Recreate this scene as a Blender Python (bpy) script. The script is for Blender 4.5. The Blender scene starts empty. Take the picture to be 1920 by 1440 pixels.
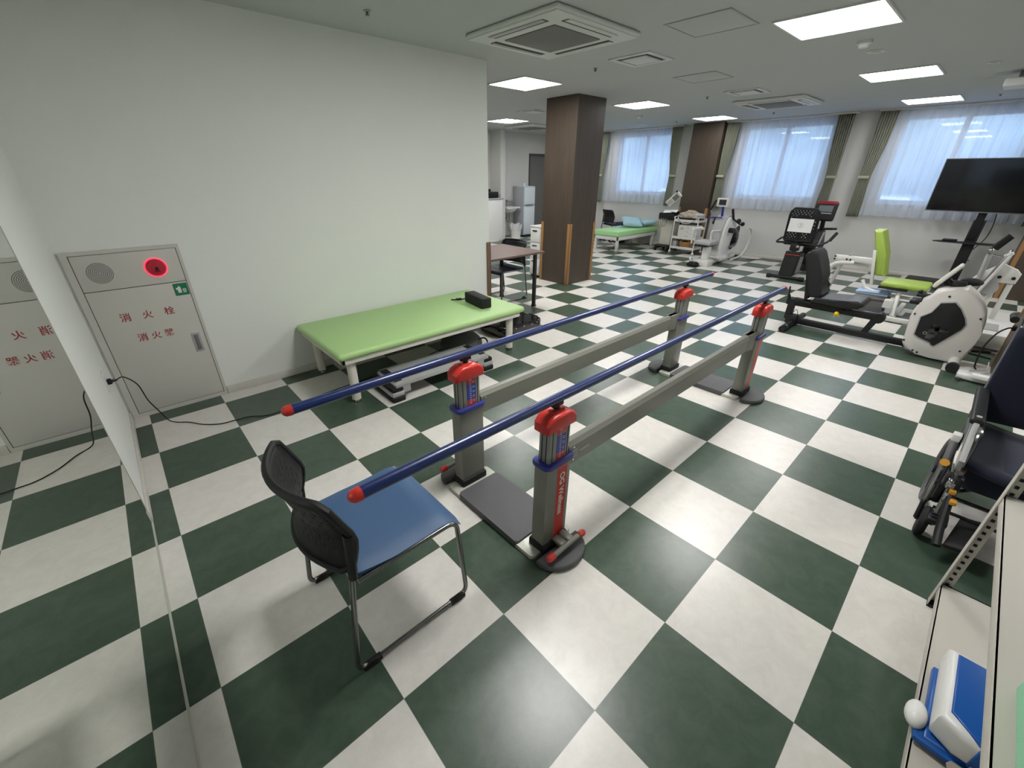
import bpy, bmesh, math, random
from mathutils import Vector, Matrix, noise
random.seed(4)
PI = math.pi
scene = bpy.context.scene
COL = scene.collection

# ------------------------------------------------------------------ materials
def mat(name, col, rough=.5, metal=0, var=0, vscale=20, bump=0, bscale=200, emit=None, estr=0, coat=0, spec=.5, sheen=0, stretch=None):
    m = bpy.data.materials.new(name); m.use_nodes = True
    nt = m.node_tree; b = nt.nodes['Principled BSDF']
    b.inputs['Base Color'].default_value = (*col, 1)
    b.inputs['Roughness'].default_value = rough
    b.inputs['Metallic'].default_value = metal
    b.inputs['Specular IOR Level'].default_value = spec
    b.inputs['Coat Weight'].default_value = coat
    if sheen: b.inputs['Sheen Weight'].default_value = sheen
    if emit:
        b.inputs['Emission Color'].default_value = (*emit, 1); b.inputs['Emission Strength'].default_value = estr
    tc = nt.nodes.new('ShaderNodeTexCoord')
    src = tc.outputs['Object']
    if stretch:
        mp = nt.nodes.new('ShaderNodeMapping'); mp.inputs['Scale'].default_value = stretch
        nt.links.new(src, mp.inputs['Vector']); src = mp.outputs['Vector']
    if var:
        n = nt.nodes.new('ShaderNodeTexNoise'); n.inputs['Scale'].default_value = vscale; n.inputs['Detail'].default_value = 6
        nt.links.new(src, n.inputs['Vector'])
        mx = nt.nodes.new('ShaderNodeMix'); mx.data_type = 'RGBA'
        mx.inputs[6].default_value = (*[max(0, c*(1-var)) for c in col], 1)
        mx.inputs[7].default_value = (*[min(1, c*(1+var)) for c in col], 1)
        nt.links.new(n.outputs['Fac'], mx.inputs[0]); nt.links.new(mx.outputs[2], b.inputs['Base Color'])
    if bump:
        n = nt.nodes.new('ShaderNodeTexNoise'); n.inputs['Scale'].default_value = bscale; n.inputs['Detail'].default_value = 3
        nt.links.new(src, n.inputs['Vector'])
        bp = nt.nodes.new('ShaderNodeBump'); bp.inputs['Strength'].default_value = bump; bp.inputs['Distance'].default_value = .002
        nt.links.new(n.outputs['Fac'], bp.inputs['Height']); nt.links.new(bp.outputs['Normal'], b.inputs['Normal'])
    return m

def wood(name, c1, c2, rough=.45):
    m = mat(name, c1, rough)
    nt = m.node_tree; b = nt.nodes['Principled BSDF']
    tc = nt.nodes.new('ShaderNodeTexCoord'); mp = nt.nodes.new('ShaderNodeMapping'); mp.inputs['Scale'].default_value = (60, 60, 1.3)
    n = nt.nodes.new('ShaderNodeTexNoise'); n.inputs['Scale'].default_value = 1.6; n.inputs['Detail'].default_value = 8; n.inputs['Roughness'].default_value = .7
    r = nt.nodes.new('ShaderNodeValToRGB'); r.color_ramp.elements[0].position = .35; r.color_ramp.elements[1].position = .68
    r.color_ramp.elements[0].color = (*c1, 1); r.color_ramp.elements[1].color = (*c2, 1)
    nt.links.new(tc.outputs['Object'], mp.inputs[0]); nt.links.new(mp.outputs[0], n.inputs['Vector'])
    nt.links.new(n.outputs['Fac'], r.inputs[0]); nt.links.new(r.outputs[0], b.inputs['Base Color'])
    return m

def floor_mat():
    m = bpy.data.materials.new('checker_linoleum'); m.use_nodes = True
    nt = m.node_tree; N = nt.nodes; L = nt.links; b = N['Principled BSDF']
    tc = N.new('ShaderNodeTexCoord'); sx = N.new('ShaderNodeSeparateXYZ'); L.new(tc.outputs['Object'], sx.inputs[0])
    def mt(op, a, bb=None):
        n = N.new('ShaderNodeMath'); n.operation = op
        for i, v in enumerate((a, bb)):
            if v is None: continue
            if isinstance(v, (int, float)): n.inputs[i].default_value = v
            else: L.new(v, n.inputs[i])
        return n.outputs[0]
    fx = mt('DIVIDE', sx.outputs[0], .45); fy = mt('DIVIDE', sx.outputs[1], .45)
    s = mt('ADD', mt('FLOOR', fx), mt('FLOOR', fy)); par = mt('FLOORED_MODULO', s, 2)      # 1 = cream, 0 = green
    par = mt('GREATER_THAN', par, .5)
    # seams
    def seam(f):
        fr = mt('FRACT', f); return mt('MINIMUM', fr, mt('SUBTRACT', 1, fr))
    sm = mt('LESS_THAN', mt('MINIMUM', seam(fx), seam(fy)), .0022)
    def mott(c1, c2, scale, seed):
        mp = N.new('ShaderNodeMapping'); mp.inputs['Location'].default_value = (seed, seed, 0); L.new(tc.outputs['Object'], mp.inputs[0])
        n = N.new('ShaderNodeTexNoise'); n.inputs['Scale'].default_value = scale; n.inputs['Detail'].default_value = 10; n.inputs['Roughness'].default_value = .72; n.inputs['Distortion'].default_value = .6
        L.new(mp.outputs[0], n.inputs['Vector'])
        r = N.new('ShaderNodeValToRGB'); r.color_ramp.elements[0].position = .36; r.color_ramp.elements[1].position = .64
        r.color_ramp.elements[0].color = (*c1, 1); r.color_ramp.elements[1].color = (*c2, 1)
        L.new(n.outputs['Fac'], r.inputs[0]); return r.outputs[0]
    cream = mott((.61, .585, .545), (.68, .655, .615), 14, 0)
    green = mott((.040, .068, .046), (.062, .094, .066), 11, 7)
    mx = N.new('ShaderNodeMix'); mx.data_type = 'RGBA'; L.new(par, mx.inputs[0]); L.new(green, mx.inputs[6]); L.new(cream, mx.inputs[7])
    m2 = N.new('ShaderNodeMix'); m2.data_type = 'RGBA'; L.new(mt('MULTIPLY', sm, .45), m2.inputs[0]); L.new(mx.outputs[2], m2.inputs[6]); m2.inputs[7].default_value = (.12, .12, .11, 1)
    L.new(m2.outputs[2], b.inputs['Base Color'])
    b.inputs['Roughness'].default_value = .30
    b.inputs['Specular IOR Level'].default_value = .5
    n = N.new('ShaderNodeTexNoise'); n.inputs['Scale'].default_value = 260; n.inputs['Detail'].default_value = 2; L.new(tc.outputs['Object'], n.inputs['Vector'])
    bp = N.new('ShaderNodeBump'); bp.inputs['Strength'].default_value = .12; bp.inputs['Distance'].default_value = .001
    L.new(n.outputs['Fac'], bp.inputs['Height']); L.new(bp.outputs['Normal'], b.inputs['Normal'])
    return m

def sheer_mat(name, col, transp, transl):
    m = bpy.data.materials.new(name); m.use_nodes = True
    nt = m.node_tree; N = nt.nodes; L = nt.links; N.remove(N['Principled BSDF'])
    out = N['Material Output']
    d = N.new('ShaderNodeBsdfDiffuse'); d.inputs[0].default_value = (*col, 1)
    t = N.new('ShaderNodeBsdfTranslucent'); t.inputs[0].default_value = (*col, 1)
    a = N.new('ShaderNodeMixShader'); a.inputs[0].default_value = transl; L.new(d.outputs[0], a.inputs[1]); L.new(t.outputs[0], a.inputs[2])
    if transp:
        tr = N.new('ShaderNodeBsdfTransparent')
        b = N.new('ShaderNodeMixShader'); b.inputs[0].default_value = transp; L.new(a.outputs[0], b.inputs[1]); L.new(tr.outputs[0], b.inputs[2])
        L.new(b.outputs[0], out.inputs[0])
    else: L.new(a.outputs[0], out.inputs[0])
    return m

def glass_mat():
    m = bpy.data.materials.new('window_glass'); m.use_nodes = True
    nt = m.node_tree; N = nt.nodes; L = nt.links; N.remove(N['Principled BSDF']); out = N['Material Output']
    g = N.new('ShaderNodeBsdfGlossy'); g.inputs['Roughness'].default_value = .02
    tr = N.new('ShaderNodeBsdfTransparent'); tr.inputs[0].default_value = (.93, .97, .97, 1)
    b = N.new('ShaderNodeMixShader'); b.inputs[0].default_value = .06; L.new(tr.outputs[0], b.inputs[1]); L.new(g.outputs[0], b.inputs[2])
    L.new(b.outputs[0], out.inputs[0]); return m

M = dict(
 floor=floor_mat(),
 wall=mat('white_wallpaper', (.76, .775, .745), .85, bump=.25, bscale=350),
 wallw=mat('darkened_white_wall', (.58, .58, .56), .85, bump=.25, bscale=350),  # same white as the other walls, darkened in colour to imitate weaker light
 ceil=mat('ceiling_board', (.47, .49, .485), .9, bump=.2, bscale=300),
 base=mat('beige_baseboard', (.60, .58, .53), .6, var=.06),
 wood=wood('dark_wood_veneer', (.040, .029, .021), (.078, .056, .038)),
 guard=mat('tan_guard', (.30, .155, .055), .45, var=.08, vscale=40),
 guard2=mat('brown_guard', (.16, .09, .05), .45, var=.08, vscale=40),
 cab=mat('cream_enamel', (.55, .54, .50), .4),
 cabline=mat('dark_gap', (.05, .05, .05), .8),
 red=mat('signal_red_paint', (.33, .035, .04), .5),
 lampred=mat('alarm_lamp_red', (.5, .01, .03), .2, emit=(1, .03, .07), estr=1.1),
 lampdark=mat('alarm_lamp_core', (.30, .012, .03), .25, emit=(1, .02, .06), estr=.035),
 signgreen=mat('sign_green', (.01, .17, .08), .4),
 white=mat('white_plastic', (.72, .72, .70), .35),
 whitem=mat('white_powder_coat', (.66, .66, .63), .38),
 cream=mat('cream_powder_coat', (.62, .60, .53), .4),
 steel=mat('chrome', (.42, .42, .42), .18, 1),
 steeld=mat('dark_chrome', (.20, .20, .195), .25, 1),
 alu=mat('grey_metallic_paint', (.215, .215, .185), .42, .25),
 alul=mat('pale_metallic_paint', (.50, .50, .44), .4, .15),
 alug=mat('brushed_aluminium', (.27, .27, .245), .4, .25, stretch=(1, 1, .05), var=.1, vscale=80),
 blk=mat('black_plastic', (.008, .008, .009), .5, spec=.35),
 blkg=mat('gloss_black', (.006, .006, .007), .12, coat=.5),
 blkr=mat('black_rubber', (.011, .011, .012), .7, bump=.3, spec=.35),
 dgrey=mat('dark_grey_rubber', (.085, .085, .09), .6, bump=.3, bscale=400),
 mgrey=mat('mid_grey_plastic', (.16, .16, .165), .45),
 lgrey=mat('light_grey_plastic', (.36, .36, .36), .45),
 navy=mat('navy_vinyl', (.012, .018, .042), .5, bump=.2),
 navyf=mat('navy_fabric', (.006, .009, .028), .85, bump=.4, bscale=600, sheen=.2),
 bluev=mat('blue_vinyl', (.045, .105, .22), .42, bump=.35, bscale=700),
 railb=mat('blue_handrail', (.006, .020, .105), .30, coat=.15),
 collar=mat('violet_blue_plastic', (.025, .03, .22), .4),
 redp=mat('red_plastic', (.55, .030, .022), .32),
 redstripe=mat('red_sticker', (.50, .030, .022), .35),
 bluesk=mat('blue_sticker', (.02, .045, .32), .4),
 green=mat('lime_vinyl', (.40, .62, .25), .42, bump=.3, bscale=700),
 green2=mat('yellow_green_vinyl', (.34, .47, .075), .45, bump=.3, bscale=700),
 green3=mat('pale_green_vinyl', (.36, .66, .30), .45, bump=.3, bscale=700),
 mint=mat('mint_foam', (.28, .60, .38), .7, bump=.5, bscale=300),
 bluep=mat('royal_blue_plastic', (.003, .085, .36), .35),
 shelf=mat('beige_enamel', (.50, .475, .42), .45),
 hole=mat('hole_dark', (.01, .01, .01), .9),
 pillow=mat('sky_blue_cotton', (.34, .52, .60), .9, bump=.6, bscale=120),
 towel=mat('grey_towel', (.34, .33, .31), .95, var=.25, vscale=18, bump=.9, bscale=260),
 tan=mat('tan_cloth', (.33, .28, .22), .9, bump=.6, bscale=200, var=.1),
 basket=mat('tan_basket', (.42, .25, .10), .8, var=.3, vscale=60, bump=.8, bscale=150),
 paper=mat('white_paper', (.75, .75, .76), .8),
 bluepaper=mat('pale_blue_paper', (.42, .55, .75), .8),
 screen=mat('dark_screen', (.03, .035, .05), .15),
 lcd=mat('grey_lcd', (.16, .19, .20), .2),
 bluepole=mat('deep_blue_paint', (.02, .03, .22), .35),
 yellow=mat('ochre_yellow', (.55, .26, .02), .45),
 yellowp=mat('bright_yellow', (.75, .50, .02), .45),
 fridge=mat('fridge_white', (.60, .66, .70), .3),
 fridges=mat('fridge_shaded_side', (.42, .43, .47), .4),  # shade on the white refrigerator's side, painted in as darker grey
 door=mat('charcoal_door', (.075, .075, .072), .6),
 doorl=mat('slate_grey_door', (.16, .16, .16), .6),
 desk=mat('desk_brown_laminate', (.12, .080, .070), .55, var=.12, vscale=30),
 drape=sheer_mat('sage_curtain', (.30, .315, .255), 0, .12),
 sheer=sheer_mat('sheer_curtain', (.80, .84, .90), .42, .62),
 glass=glass_mat(),
 mirror=mat('silvered_mirror', (.80, .83, .79), .0, 1),
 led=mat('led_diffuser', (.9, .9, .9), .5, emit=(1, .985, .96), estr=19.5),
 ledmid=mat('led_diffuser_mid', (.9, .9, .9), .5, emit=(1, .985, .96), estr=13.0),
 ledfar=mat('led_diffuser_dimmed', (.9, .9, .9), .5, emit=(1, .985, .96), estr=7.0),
 grille=mat('grey_grille', (.17, .165, .16), .7, var=.25, vscale=120),
 acw=mat('ac_panel_white', (.60, .615, .60), .5),
 lever=mat('lever_steel', (.34, .36, .38), .25, .9),
 asphalt=mat('asphalt', (.50, .52, .55), .9, var=.1),
 leaf=mat('leaf_green', (.40, .45, .38), .8, var=.75, vscale=.9),
 carw=mat('car_white', (.75, .78, .80), .2, coat=.5),
 card=mat('car_silver', (.30, .33, .36), .25, .5),
 bld=mat('pale_building_render', (.6, .62, .65), .8),
)

# ------------------------------------------------------------------ mesh building
class B:
    """collects solids; build() links them as one mesh object"""
    def __init__(s): s.bm = bmesh.new(); s.mats = []
    def mark(s, m):
        """faces added after this call carry material m (surface marks of the same part)"""
        s.mats.append((set(s.bm.faces), m)); return s
    def _bev(s, vs, r, seg=2):
        if r:
            es = list({e for v in vs for e in v.link_edges})
            bmesh.ops.bevel(s.bm, geom=es, offset=r, segments=seg, affect='EDGES', profile=.5, clamp_overlap=True)
    def box(s, a, b, r=0, M4=None, seg=2, taper=None):
        a, b = Vector(a), Vector(b)
        co = [(x, y, z) for z in (a.z, b.z) for y in (a.y, b.y) for x in (a.x, b.x)]
        if taper:
            c = (a+b)/2
            co = [((x-c.x)*(taper if z == b.z else 1)+c.x, (y-c.y)*(taper if z == b.z else 1)+c.y, z) for x, y, z in co]
        vs = [s.bm.verts.new(Vector(c)) for c in co]
        for f in ((0, 2, 3, 1), (4, 5, 7, 6), (0, 1, 5, 4), (2, 6, 7, 3), (0, 4, 6, 2), (1, 3, 7, 5)): s.bm.faces.new([vs[i] for i in f])
        if M4 is not None:
            for v in vs: v.co = M4 @ v.co
        s._bev(vs, r, seg); return s
    def prism(s, pts, d, r=0, seg=2):
        """polygon pts (3D) extruded by vector d"""
        d = Vector(d); lo = [s.bm.verts.new(Vector(p)) for p in pts]; hi = [s.bm.verts.new(Vector(p)+d) for p in pts]
        n = len(pts); s.bm.faces.new(lo); s.bm.faces.new(hi[::-1])
        for i in range(n): s.bm.faces.new((lo[i], hi[i], hi[(i+1) % n], lo[(i+1) % n]))
        if r:
            es = [e for e in {e for v in lo+hi for e in v.link_edges} if (e.verts[0] in lo) == (e.verts[1] in lo)]
            bmesh.ops.bevel(s.bm, geom=es, offset=r, segments=seg, affect='EDGES', profile=.5, clamp_overlap=True)
        return s
    def tube(s, pts, r, n=12, closed=False, caps=True, flat=1.0):
        P = [Vector(p) for p in pts]; m = len(P)
        rad = r if isinstance(r, (list, tuple)) else [r]*m
        T = []
        for i in range(m):
            if closed: t = (P[(i+1) % m]-P[i-1])
            elif i == 0: t = P[1]-P[0]
            elif i == m-1: t = P[-1]-P[-2]
            else: t = (P[i+1]-P[i]).normalized()+(P[i]-P[i-1]).normalized()
            T.append(t.normalized())
        up = Vector((0, 0, 1)) if abs(T[0].z) < .9 else Vector((1, 0, 0))
        u = (up-T[0]*up.dot(T[0])).normalized(); rings = []
        for i in range(m):
            if i:
                u = (u-T[i]*u.dot(T[i]))
                u = u.normalized() if u.length > 1e-6 else T[i].orthogonal().normalized()
            w = T[i].cross(u)
            rings.append([s.bm.verts.new(P[i]+(u*math.cos(2*PI*k/n)*flat+w*math.sin(2*PI*k/n))*rad[i]) for k in range(n)])
        for i in range(m if closed else m-1):
            a, b = rings[i], rings[(i+1) % m]
            for k in range(n): s.bm.faces.new((a[k], a[(k+1) % n], b[(k+1) % n], b[k]))
        if caps and not closed: s.bm.faces.new(rings[0][::-1]); s.bm.faces.new(rings[-1])
        return s
    def cyl(s, a, b, r, n=20, r2=None): return s.tube([a, b], [r, r if r2 is None else r2], n)
    def sph(s, c, r, sc=(1, 1, 1), n=16):
        m = Matrix.Translation(c) @ Matrix.Diagonal((*[r*k for k in sc], 1))
        bmesh.ops.create_uvsphere(s.bm, u_segments=n, v_segments=max(6, n//2), radius=1, matrix=m); return s
    def torus(s, c, axis, R, r, n=36, k=10):
        ax = Vector(axis).normalized(); u = ax.orthogonal().normalized(); w = ax.cross(u); c = Vector(c)
        return s.tube([c+(u*math.cos(2*PI*i/n)+w*math.sin(2*PI*i/n))*R for i in range(n)], r, k, closed=True)
    def grid(s, f, nu, nv, closed=False):
        g = [[s.bm.verts.new(Vector(f(i/nu, j/nv))) for j in range(nv+1)] for i in range(nu+1)]
        for i in range(nu):
            for j in range(nv): s.bm.faces.new((g[i][j], g[i+1][j], g[i+1][j+1], g[i][j+1]))
        return s
    def build(s, name, m, parent=None, shift=None, angle=35, label=None, mods=None, smooth=True):
        if shift is not None: bmesh.ops.translate(s.bm, verts=s.bm.verts, vec=-Vector(shift))
        for i, (k, mm) in enumerate(s.mats):
            for f in s.bm.faces:
                if f not in k: f.material_index = i+1
        bmesh.ops.recalc_face_normals(s.bm, faces=s.bm.faces)
        me = bpy.data.meshes.new(name); s.bm.to_mesh(me); s.bm.free(); me.materials.append(m)
        for _, mm in s.mats: me.materials.append(mm)
        if smooth:
            for p in me.polygons: p.use_smooth = True
            me.set_sharp_from_angle(angle=math.radians(angle))
        o = bpy.data.objects.new(name, me); COL.objects.link(o)
        if parent: o.parent = parent
        if label: o['label'] = label
        for k, kw in (mods or []):
            md = o.modifiers.new(k.lower(), k)
            for a, v in kw.items(): setattr(md, a, v)
        return o

def tag(o, label, cat, group=None):
    o['label'] = label; o['category'] = cat
    if group: o['group'] = group
    return o

class Thing:
    """an Empty at a thing's base; parts are modelled in world coordinates (or local when loc is applied afterwards)"""
    def __init__(s, name, label, cat, loc=(0, 0, 0), group=None, local=False, rz=0):
        s.e = bpy.data.objects.new(name, None); COL.objects.link(s.e); s.e.location = loc; s.e.rotation_euler.z = rz
        s.e.empty_display_size = .1
        tag(s.e, label, cat, group); s.sh = None if local else Vector(loc)
    def part(s, name, b, m, parent=None, **k): return b.build(name, m, parent or s.e, s.sh, **k)
    def text(s, name, body, size, m, M4, depth=.0006, parent=None, align='CENTER', bold=0):
        o = text_obj(name, body, size, m, M4, depth, align, bold, s.sh); o.parent = parent or s.e; return o

def text_obj(name, body, size, m, M4, depth=.0006, align='CENTER', bold=0, shift=None):
    cu = bpy.data.curves.new(name, 'FONT'); cu.body = body; cu.size = size; cu.extrude = depth; cu.align_x = align; cu.align_y = 'CENTER'; cu.offset = bold
    t = bpy.data.objects.new('tmp', cu); COL.objects.link(t)
    dg = bpy.context.evaluated_depsgraph_get(); me = bpy.data.meshes.new_from_object(t.evaluated_get(dg))
    bpy.data.objects.remove(t); me.transform(M4)
    if shift is not None: me.transform(Matrix.Translation(-shift))
    me.materials.clear(); me.materials.append(m)
    for p in me.polygons: p.material_index = 0
    o = bpy.data.objects.new(name, me); COL.objects.link(o); return o

def ring(b, ax, x0, x1, y0, y1, w, d0, d1, bev=0):
    """rectangular frame lying in the plane across axis ax; bars do not overlap"""
    for p, q in (((x0, y0), (x0+w, y1)), ((x1-w, y0), (x1, y1)), ((x0+w, y0), (x1-w, y0+w)), ((x0+w, y1-w), (x1-w, y1))):
        if ax == 'z': b.box((p[0], p[1], d0), (q[0], q[1], d1), bev)
        elif ax == 'x': b.box((d0, p[0], p[1]), (d1, q[0], q[1]), bev)
        else: b.box((p[0], d0, p[1]), (q[0], d1, q[1]), bev)
    return b

def frame(origin, x, y):
    """matrix whose local x,y axes are the given vectors"""
    x = Vector(x).normalized(); y = Vector(y).normalized(); z = x.cross(y)
    return Matrix(((x.x, y.x, z.x, origin[0]), (x.y, y.y, z.y, origin[1]), (x.z, y.z, z.z, origin[2]), (0, 0, 0, 1)))

def fillet(pts, r, n=6):
    P = [Vector(p) for p in pts]; out = [P[0]]
    for i in range(1, len(P)-1):
        a, b, c = P[i-1], P[i], P[i+1]; d1 = (a-b); d2 = (c-b); k = min(r, d1.length*.49, d2.length*.49)
        p, q = b+d1.normalized()*k, b+d2.normalized()*k
        for t in range(n+1):
            u = t/n; out.append(p*(1-u)**2+b*2*u*(1-u)+q*u*u)
    out.append(P[-1]); return out

def smooth_path(pts, n=8):
    P = [Vector(p) for p in pts]; out = []
    for i in range(len(P)-1):
        p0, p1, p2, p3 = P[max(0, i-1)], P[i], P[i+1], P[min(len(P)-1, i+2)]
        for k in range(n):
            t = k/n
            out.append(.5*((2*p1)+(p2-p0)*t+(2*p0-5*p1+4*p2-p3)*t*t+(3*p1-p0-3*p2+p3)*t**3))
    out.append(P[-1]); return out

def copy_tree(o, parent=None):
    c = o.copy(); COL.objects.link(c); c.parent = parent
    for ch in list(o.children): copy_tree(ch, c)
    return c

def struct(name, b, m, **k):
    o = b.build(name, m, **k); o['kind'] = 'structure'; return o

H = 2.5
# ------------------------------------------------------------------ room shell
struct('floor', B().box((-.3, -6.6, -.08), (10.3, 5.8, 0)), M['floor'], smooth=False)
struct('ceiling', B().box((-.3, -6.6, H), (10.3, 5.8, H+.12)), M['ceil'], smooth=False)
struct('wall_left', B().box((-.25, .17, 0), (3.25, .30, H)), M['wall'], smooth=False)
struct('wall_mirror_side', B().box((-.25, -6.6, 0), (-.10, .17, H)), M['wall'], smooth=False)
struct('wall_behind_left', B().box((-.25, .30, 0), (-.10, 5.8, H)), M['wall'], smooth=False)
struct('wall_right', B().box((-.25, -6.7, 0), (10.3, -6.6, H)), M['wall'], smooth=False)
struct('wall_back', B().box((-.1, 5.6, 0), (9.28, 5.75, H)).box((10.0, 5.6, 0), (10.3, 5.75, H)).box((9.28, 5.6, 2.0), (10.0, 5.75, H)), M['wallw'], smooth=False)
# window wall with three openings
WX = 10.17; Z0, Z1 = 1.14, 2.38
wins = [(1.93, 3.36), (-1.02, .44), (-3.42, -1.95)]
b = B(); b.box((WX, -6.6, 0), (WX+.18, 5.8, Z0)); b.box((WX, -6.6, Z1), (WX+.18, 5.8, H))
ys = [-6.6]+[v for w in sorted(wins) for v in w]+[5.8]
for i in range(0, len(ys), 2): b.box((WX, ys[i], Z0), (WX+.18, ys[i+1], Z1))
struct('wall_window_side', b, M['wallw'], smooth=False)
for i, (a, c) in enumerate(wins):
    b = B(); t = .04
    ring(b, 'x', a, c, Z0, Z1, t, WX+.06, WX+.11); b.box((WX+.06, (a+c)/2-.035, Z0+t), (WX+.11, (a+c)/2+.035, Z1-t))
    f = struct('window_%d' % (i+1), b, M['acw'])
    B().box((WX+.082, a+.01, Z0+.01), (WX+.086, c-.01, Z1-.01)).build('pane', M['glass'], f, smooth=False)
    B().box((WX-.02, a-.02, Z0-.03), (WX+.06, c+.02, Z0), .004).build('window_sill', M['acw'], f)
# skirting
struct('baseboard_left', B().box((.505, .158, 0), (3.25, .17, .06), .003), M['base'])
struct('baseboard_mirror_side', B().box((-.10, -1.14, 0), (-.088, .155, .06), .003), M['base'])
b = B(); b.box((WX-.012, -6.6, 0), (WX, .83, .06), .003); b.box((WX-.012, 1.38, 0), (WX, 5.6, .06), .003)
struct('baseboard_window_side', b, M['base'])
struct('baseboard_back', B().box((7.0, 5.588, 0), (9.28, 5.6, .06), .003), M['base'])
struct('door_1', B().box((9.28, 5.66, 0), (10.0, 5.70, 2.0)), M['doorl'], smooth=False)
bpy.data.objects['door_1']['label'] = 'slate grey flush door beside the refrigerator'
B().box((9.93, 5.645, .95), (9.97, 5.66, 1.15), .005).build('handle', M['steel'], bpy.data.objects['door_1'])
b = B(); b.box((9.24, 5.585, 0), (9.29, 5.66, 2.0)); b.box((9.24, 5.585, 2.0), (10.04, 5.66, 2.04)); b.box((9.995, 5.585, 0), (10.04, 5.66, 2.0))
struct('trim_1', b, M['door'])
# corner guard on the wall end
b = B(); b.box((3.21, .155, 0), (3.262, .17, .9), .004); b.box((3.25, .155, 0), (3.262, .305, .9), .004)
struct('trim_2', b, M['guard2'])
# curtain rails (ceiling box)
b = B()
for a, c in ((1.7, 3.9), (-1.35, .8), (-4.0, -1.62)): b.box((10.0, a, 2.475), (10.14, c, 2.5), .004)
struct('trim_3', b, M['base'])
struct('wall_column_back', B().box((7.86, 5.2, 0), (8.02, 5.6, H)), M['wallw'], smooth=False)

# pillars with corner guards
def pillar(x0, y0, x1, y1, label, corners, gh=.9):
    t = Thing('wood_pillar', label, 'pillar', ((x0+x1)/2, (y0+y1)/2, 0), 'wood clad pillars')
    t.part('cladding', B().box((x0, y0, 0), (x1, y1, H), .004, seg=1), M['wood'])
    w, d = .045, .006
    for cx, cy in corners:
        sx = -1 if cx == x0 else 1; sy = -1 if cy == y0 else 1
        bb = B(); bb.box((min(cx+sx*d, cx-sx*w), min(cy, cy+sy*d), 0), (max(cx+sx*d, cx-sx*w), max(cy, cy+sy*d), gh), .002)
        bb.box((min(cx, cx+sx*d), min(cy+sy*d, cy-sy*w), 0), (max(cx, cx+sx*d), max(cy+sy*d, cy-sy*w), gh), .002)
        t.part('corner_guard', bb, M['guard'])
    return t
pillar(5.27, .715, 5.87, 1.29, 'dark wood clad square pillar right of the left wall end, three tan guards', [(5.27, .715), (5.27, 1.29), (5.87, .715)])
pillar(9.92, .80, WX-.002, 1.44, 'dark wood clad half pillar against the window wall behind the trolley', [(9.92, .80), (9.92, 1.44)])
pillar(9.3, -4.4, 9.9, -3.81, 'dark wood clad pillar at the right edge behind the white lever machine', [(9.3, -3.81), (9.9, -3.81)])
pillar(5.27, -4.48, 5.87, -3.90, 'wood clad pillar just behind the navy wheelchair, plugged cable on it', [(5.27, -3.90), (5.87, -3.90)])

# ------------------------------------------------------------------ mirror
t = Thing('wall_mirror', 'tall frameless mirror covering the near left wall down to the floor', 'mirror', (-.1, -2.8, 0))
t.part('glass', B().box((-.1, -4.6, .004), (-.094, -1.14, 2.0)), M['mirror'], smooth=False)
b = B(); b.box((-.1, -4.6, 0), (-.090, -1.14, .006), .001); b.box((-.1, -1.1395, 0), (-.0925, -1.137, 2.0))
t.part('edge_trim', b, M['alul'])

# ------------------------------------------------------------------ fire hydrant cabinet
t = Thing('fire_hydrant_cabinet', 'cream recessed fire hydrant cabinet with red lettering and lit red alarm lamp', 'cabinet', (.2, .16, 0))
Y = .155
b = B(); b.box((-.085, Y, 0), (-.05, .1695, 1.145)).box((.484, Y, 0), (.502, .1695, 1.145)).box((-.05, Y, 1.123), (.484, .1695, 1.145)).box((-.05, Y, 0), (.484, .1695, .03))
t.part('frame', b, M['cab'])
t.part('backing', B().box((-.06, .1655, .02), (.49, .17, 1.13)), M['cabline'])
t.part('upper_panel', B().box((-.047, Y+.002, .903), (.481, .168, 1.120), .002), M['cab'])
door = t.part('door', B().box((-.047, Y+.002, .033), (.481, .168, .899), .002), M['cab'])
b = B(); c = Vector((.064, Y+.0015, 1.01))
for k in range(1, 8):
    R = k*.0087; n = max(6, int(2*PI*R/.0056))
    for i in range(n):
        a = 2*PI*i/n; p = c+Vector((math.cos(a)*R, 0, math.sin(a)*R)); b.tube([p, p+Vector((0, -.0008, 0))], .0023, 6)
t.part('speaker_grille', b, M['cabline'])
lamp = t.part('alarm_lamp', B().torus((.345, Y-.002, 1.01), (0, 1, 0), .0565, .0042, 40, 10), M['lampred'])
t.part('lamp_cover', B().tube([(.345, Y+.002, 1.01), (.345, Y-.006, 1.01), (.345, Y-.016, 1.01), (.345, Y-.020, 1.01)], [.0555, .0545, .046, .030], 36), M['lampdark'], lamp)
t.part('push_button', B().cyl((.347, Y-.019, 1.006), (.347, Y-.022, 1.006), .010, 20).box((.333, Y-.0215, .992), (.361, Y-.0195, .996)).box((.333, Y-.0215, .984), (.361, Y-.0195, .988)), M['blk'], lamp)
sg = t.part('safety_sign', B().box((.397, Y+.0005, .808), (.478, Y+.002, .890)), M['signgreen'])
b = B()
b.prism([(.417, Y+.0005, .826), (.437, Y+.0005, .826), (.437, Y+.0005, .862), (.427, Y+.0005, .874), (.417, Y+.0005, .856)], (0, -.0006, 0))
b.prism([(.410, Y+.0005, .848), (.420, Y+.0005, .848), (.420, Y+.0005, .858), (.410, Y+.0005, .864)], (0, -.0006, 0))
b.torus((.455, Y, .842), (0, 1, 0), .009, .0022, 20, 6).torus((.455, Y, .842), (0, 1, 0), .004, .0015, 14, 6).box((.446, Y-.0001, .825), (.464, Y+.0005, .829))
t.part('pictogram', b, M['white'], sg)
FY = lambda x, z: frame((x, Y+.0012, z), (1, 0, 0), (0, 0, 1))
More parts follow.
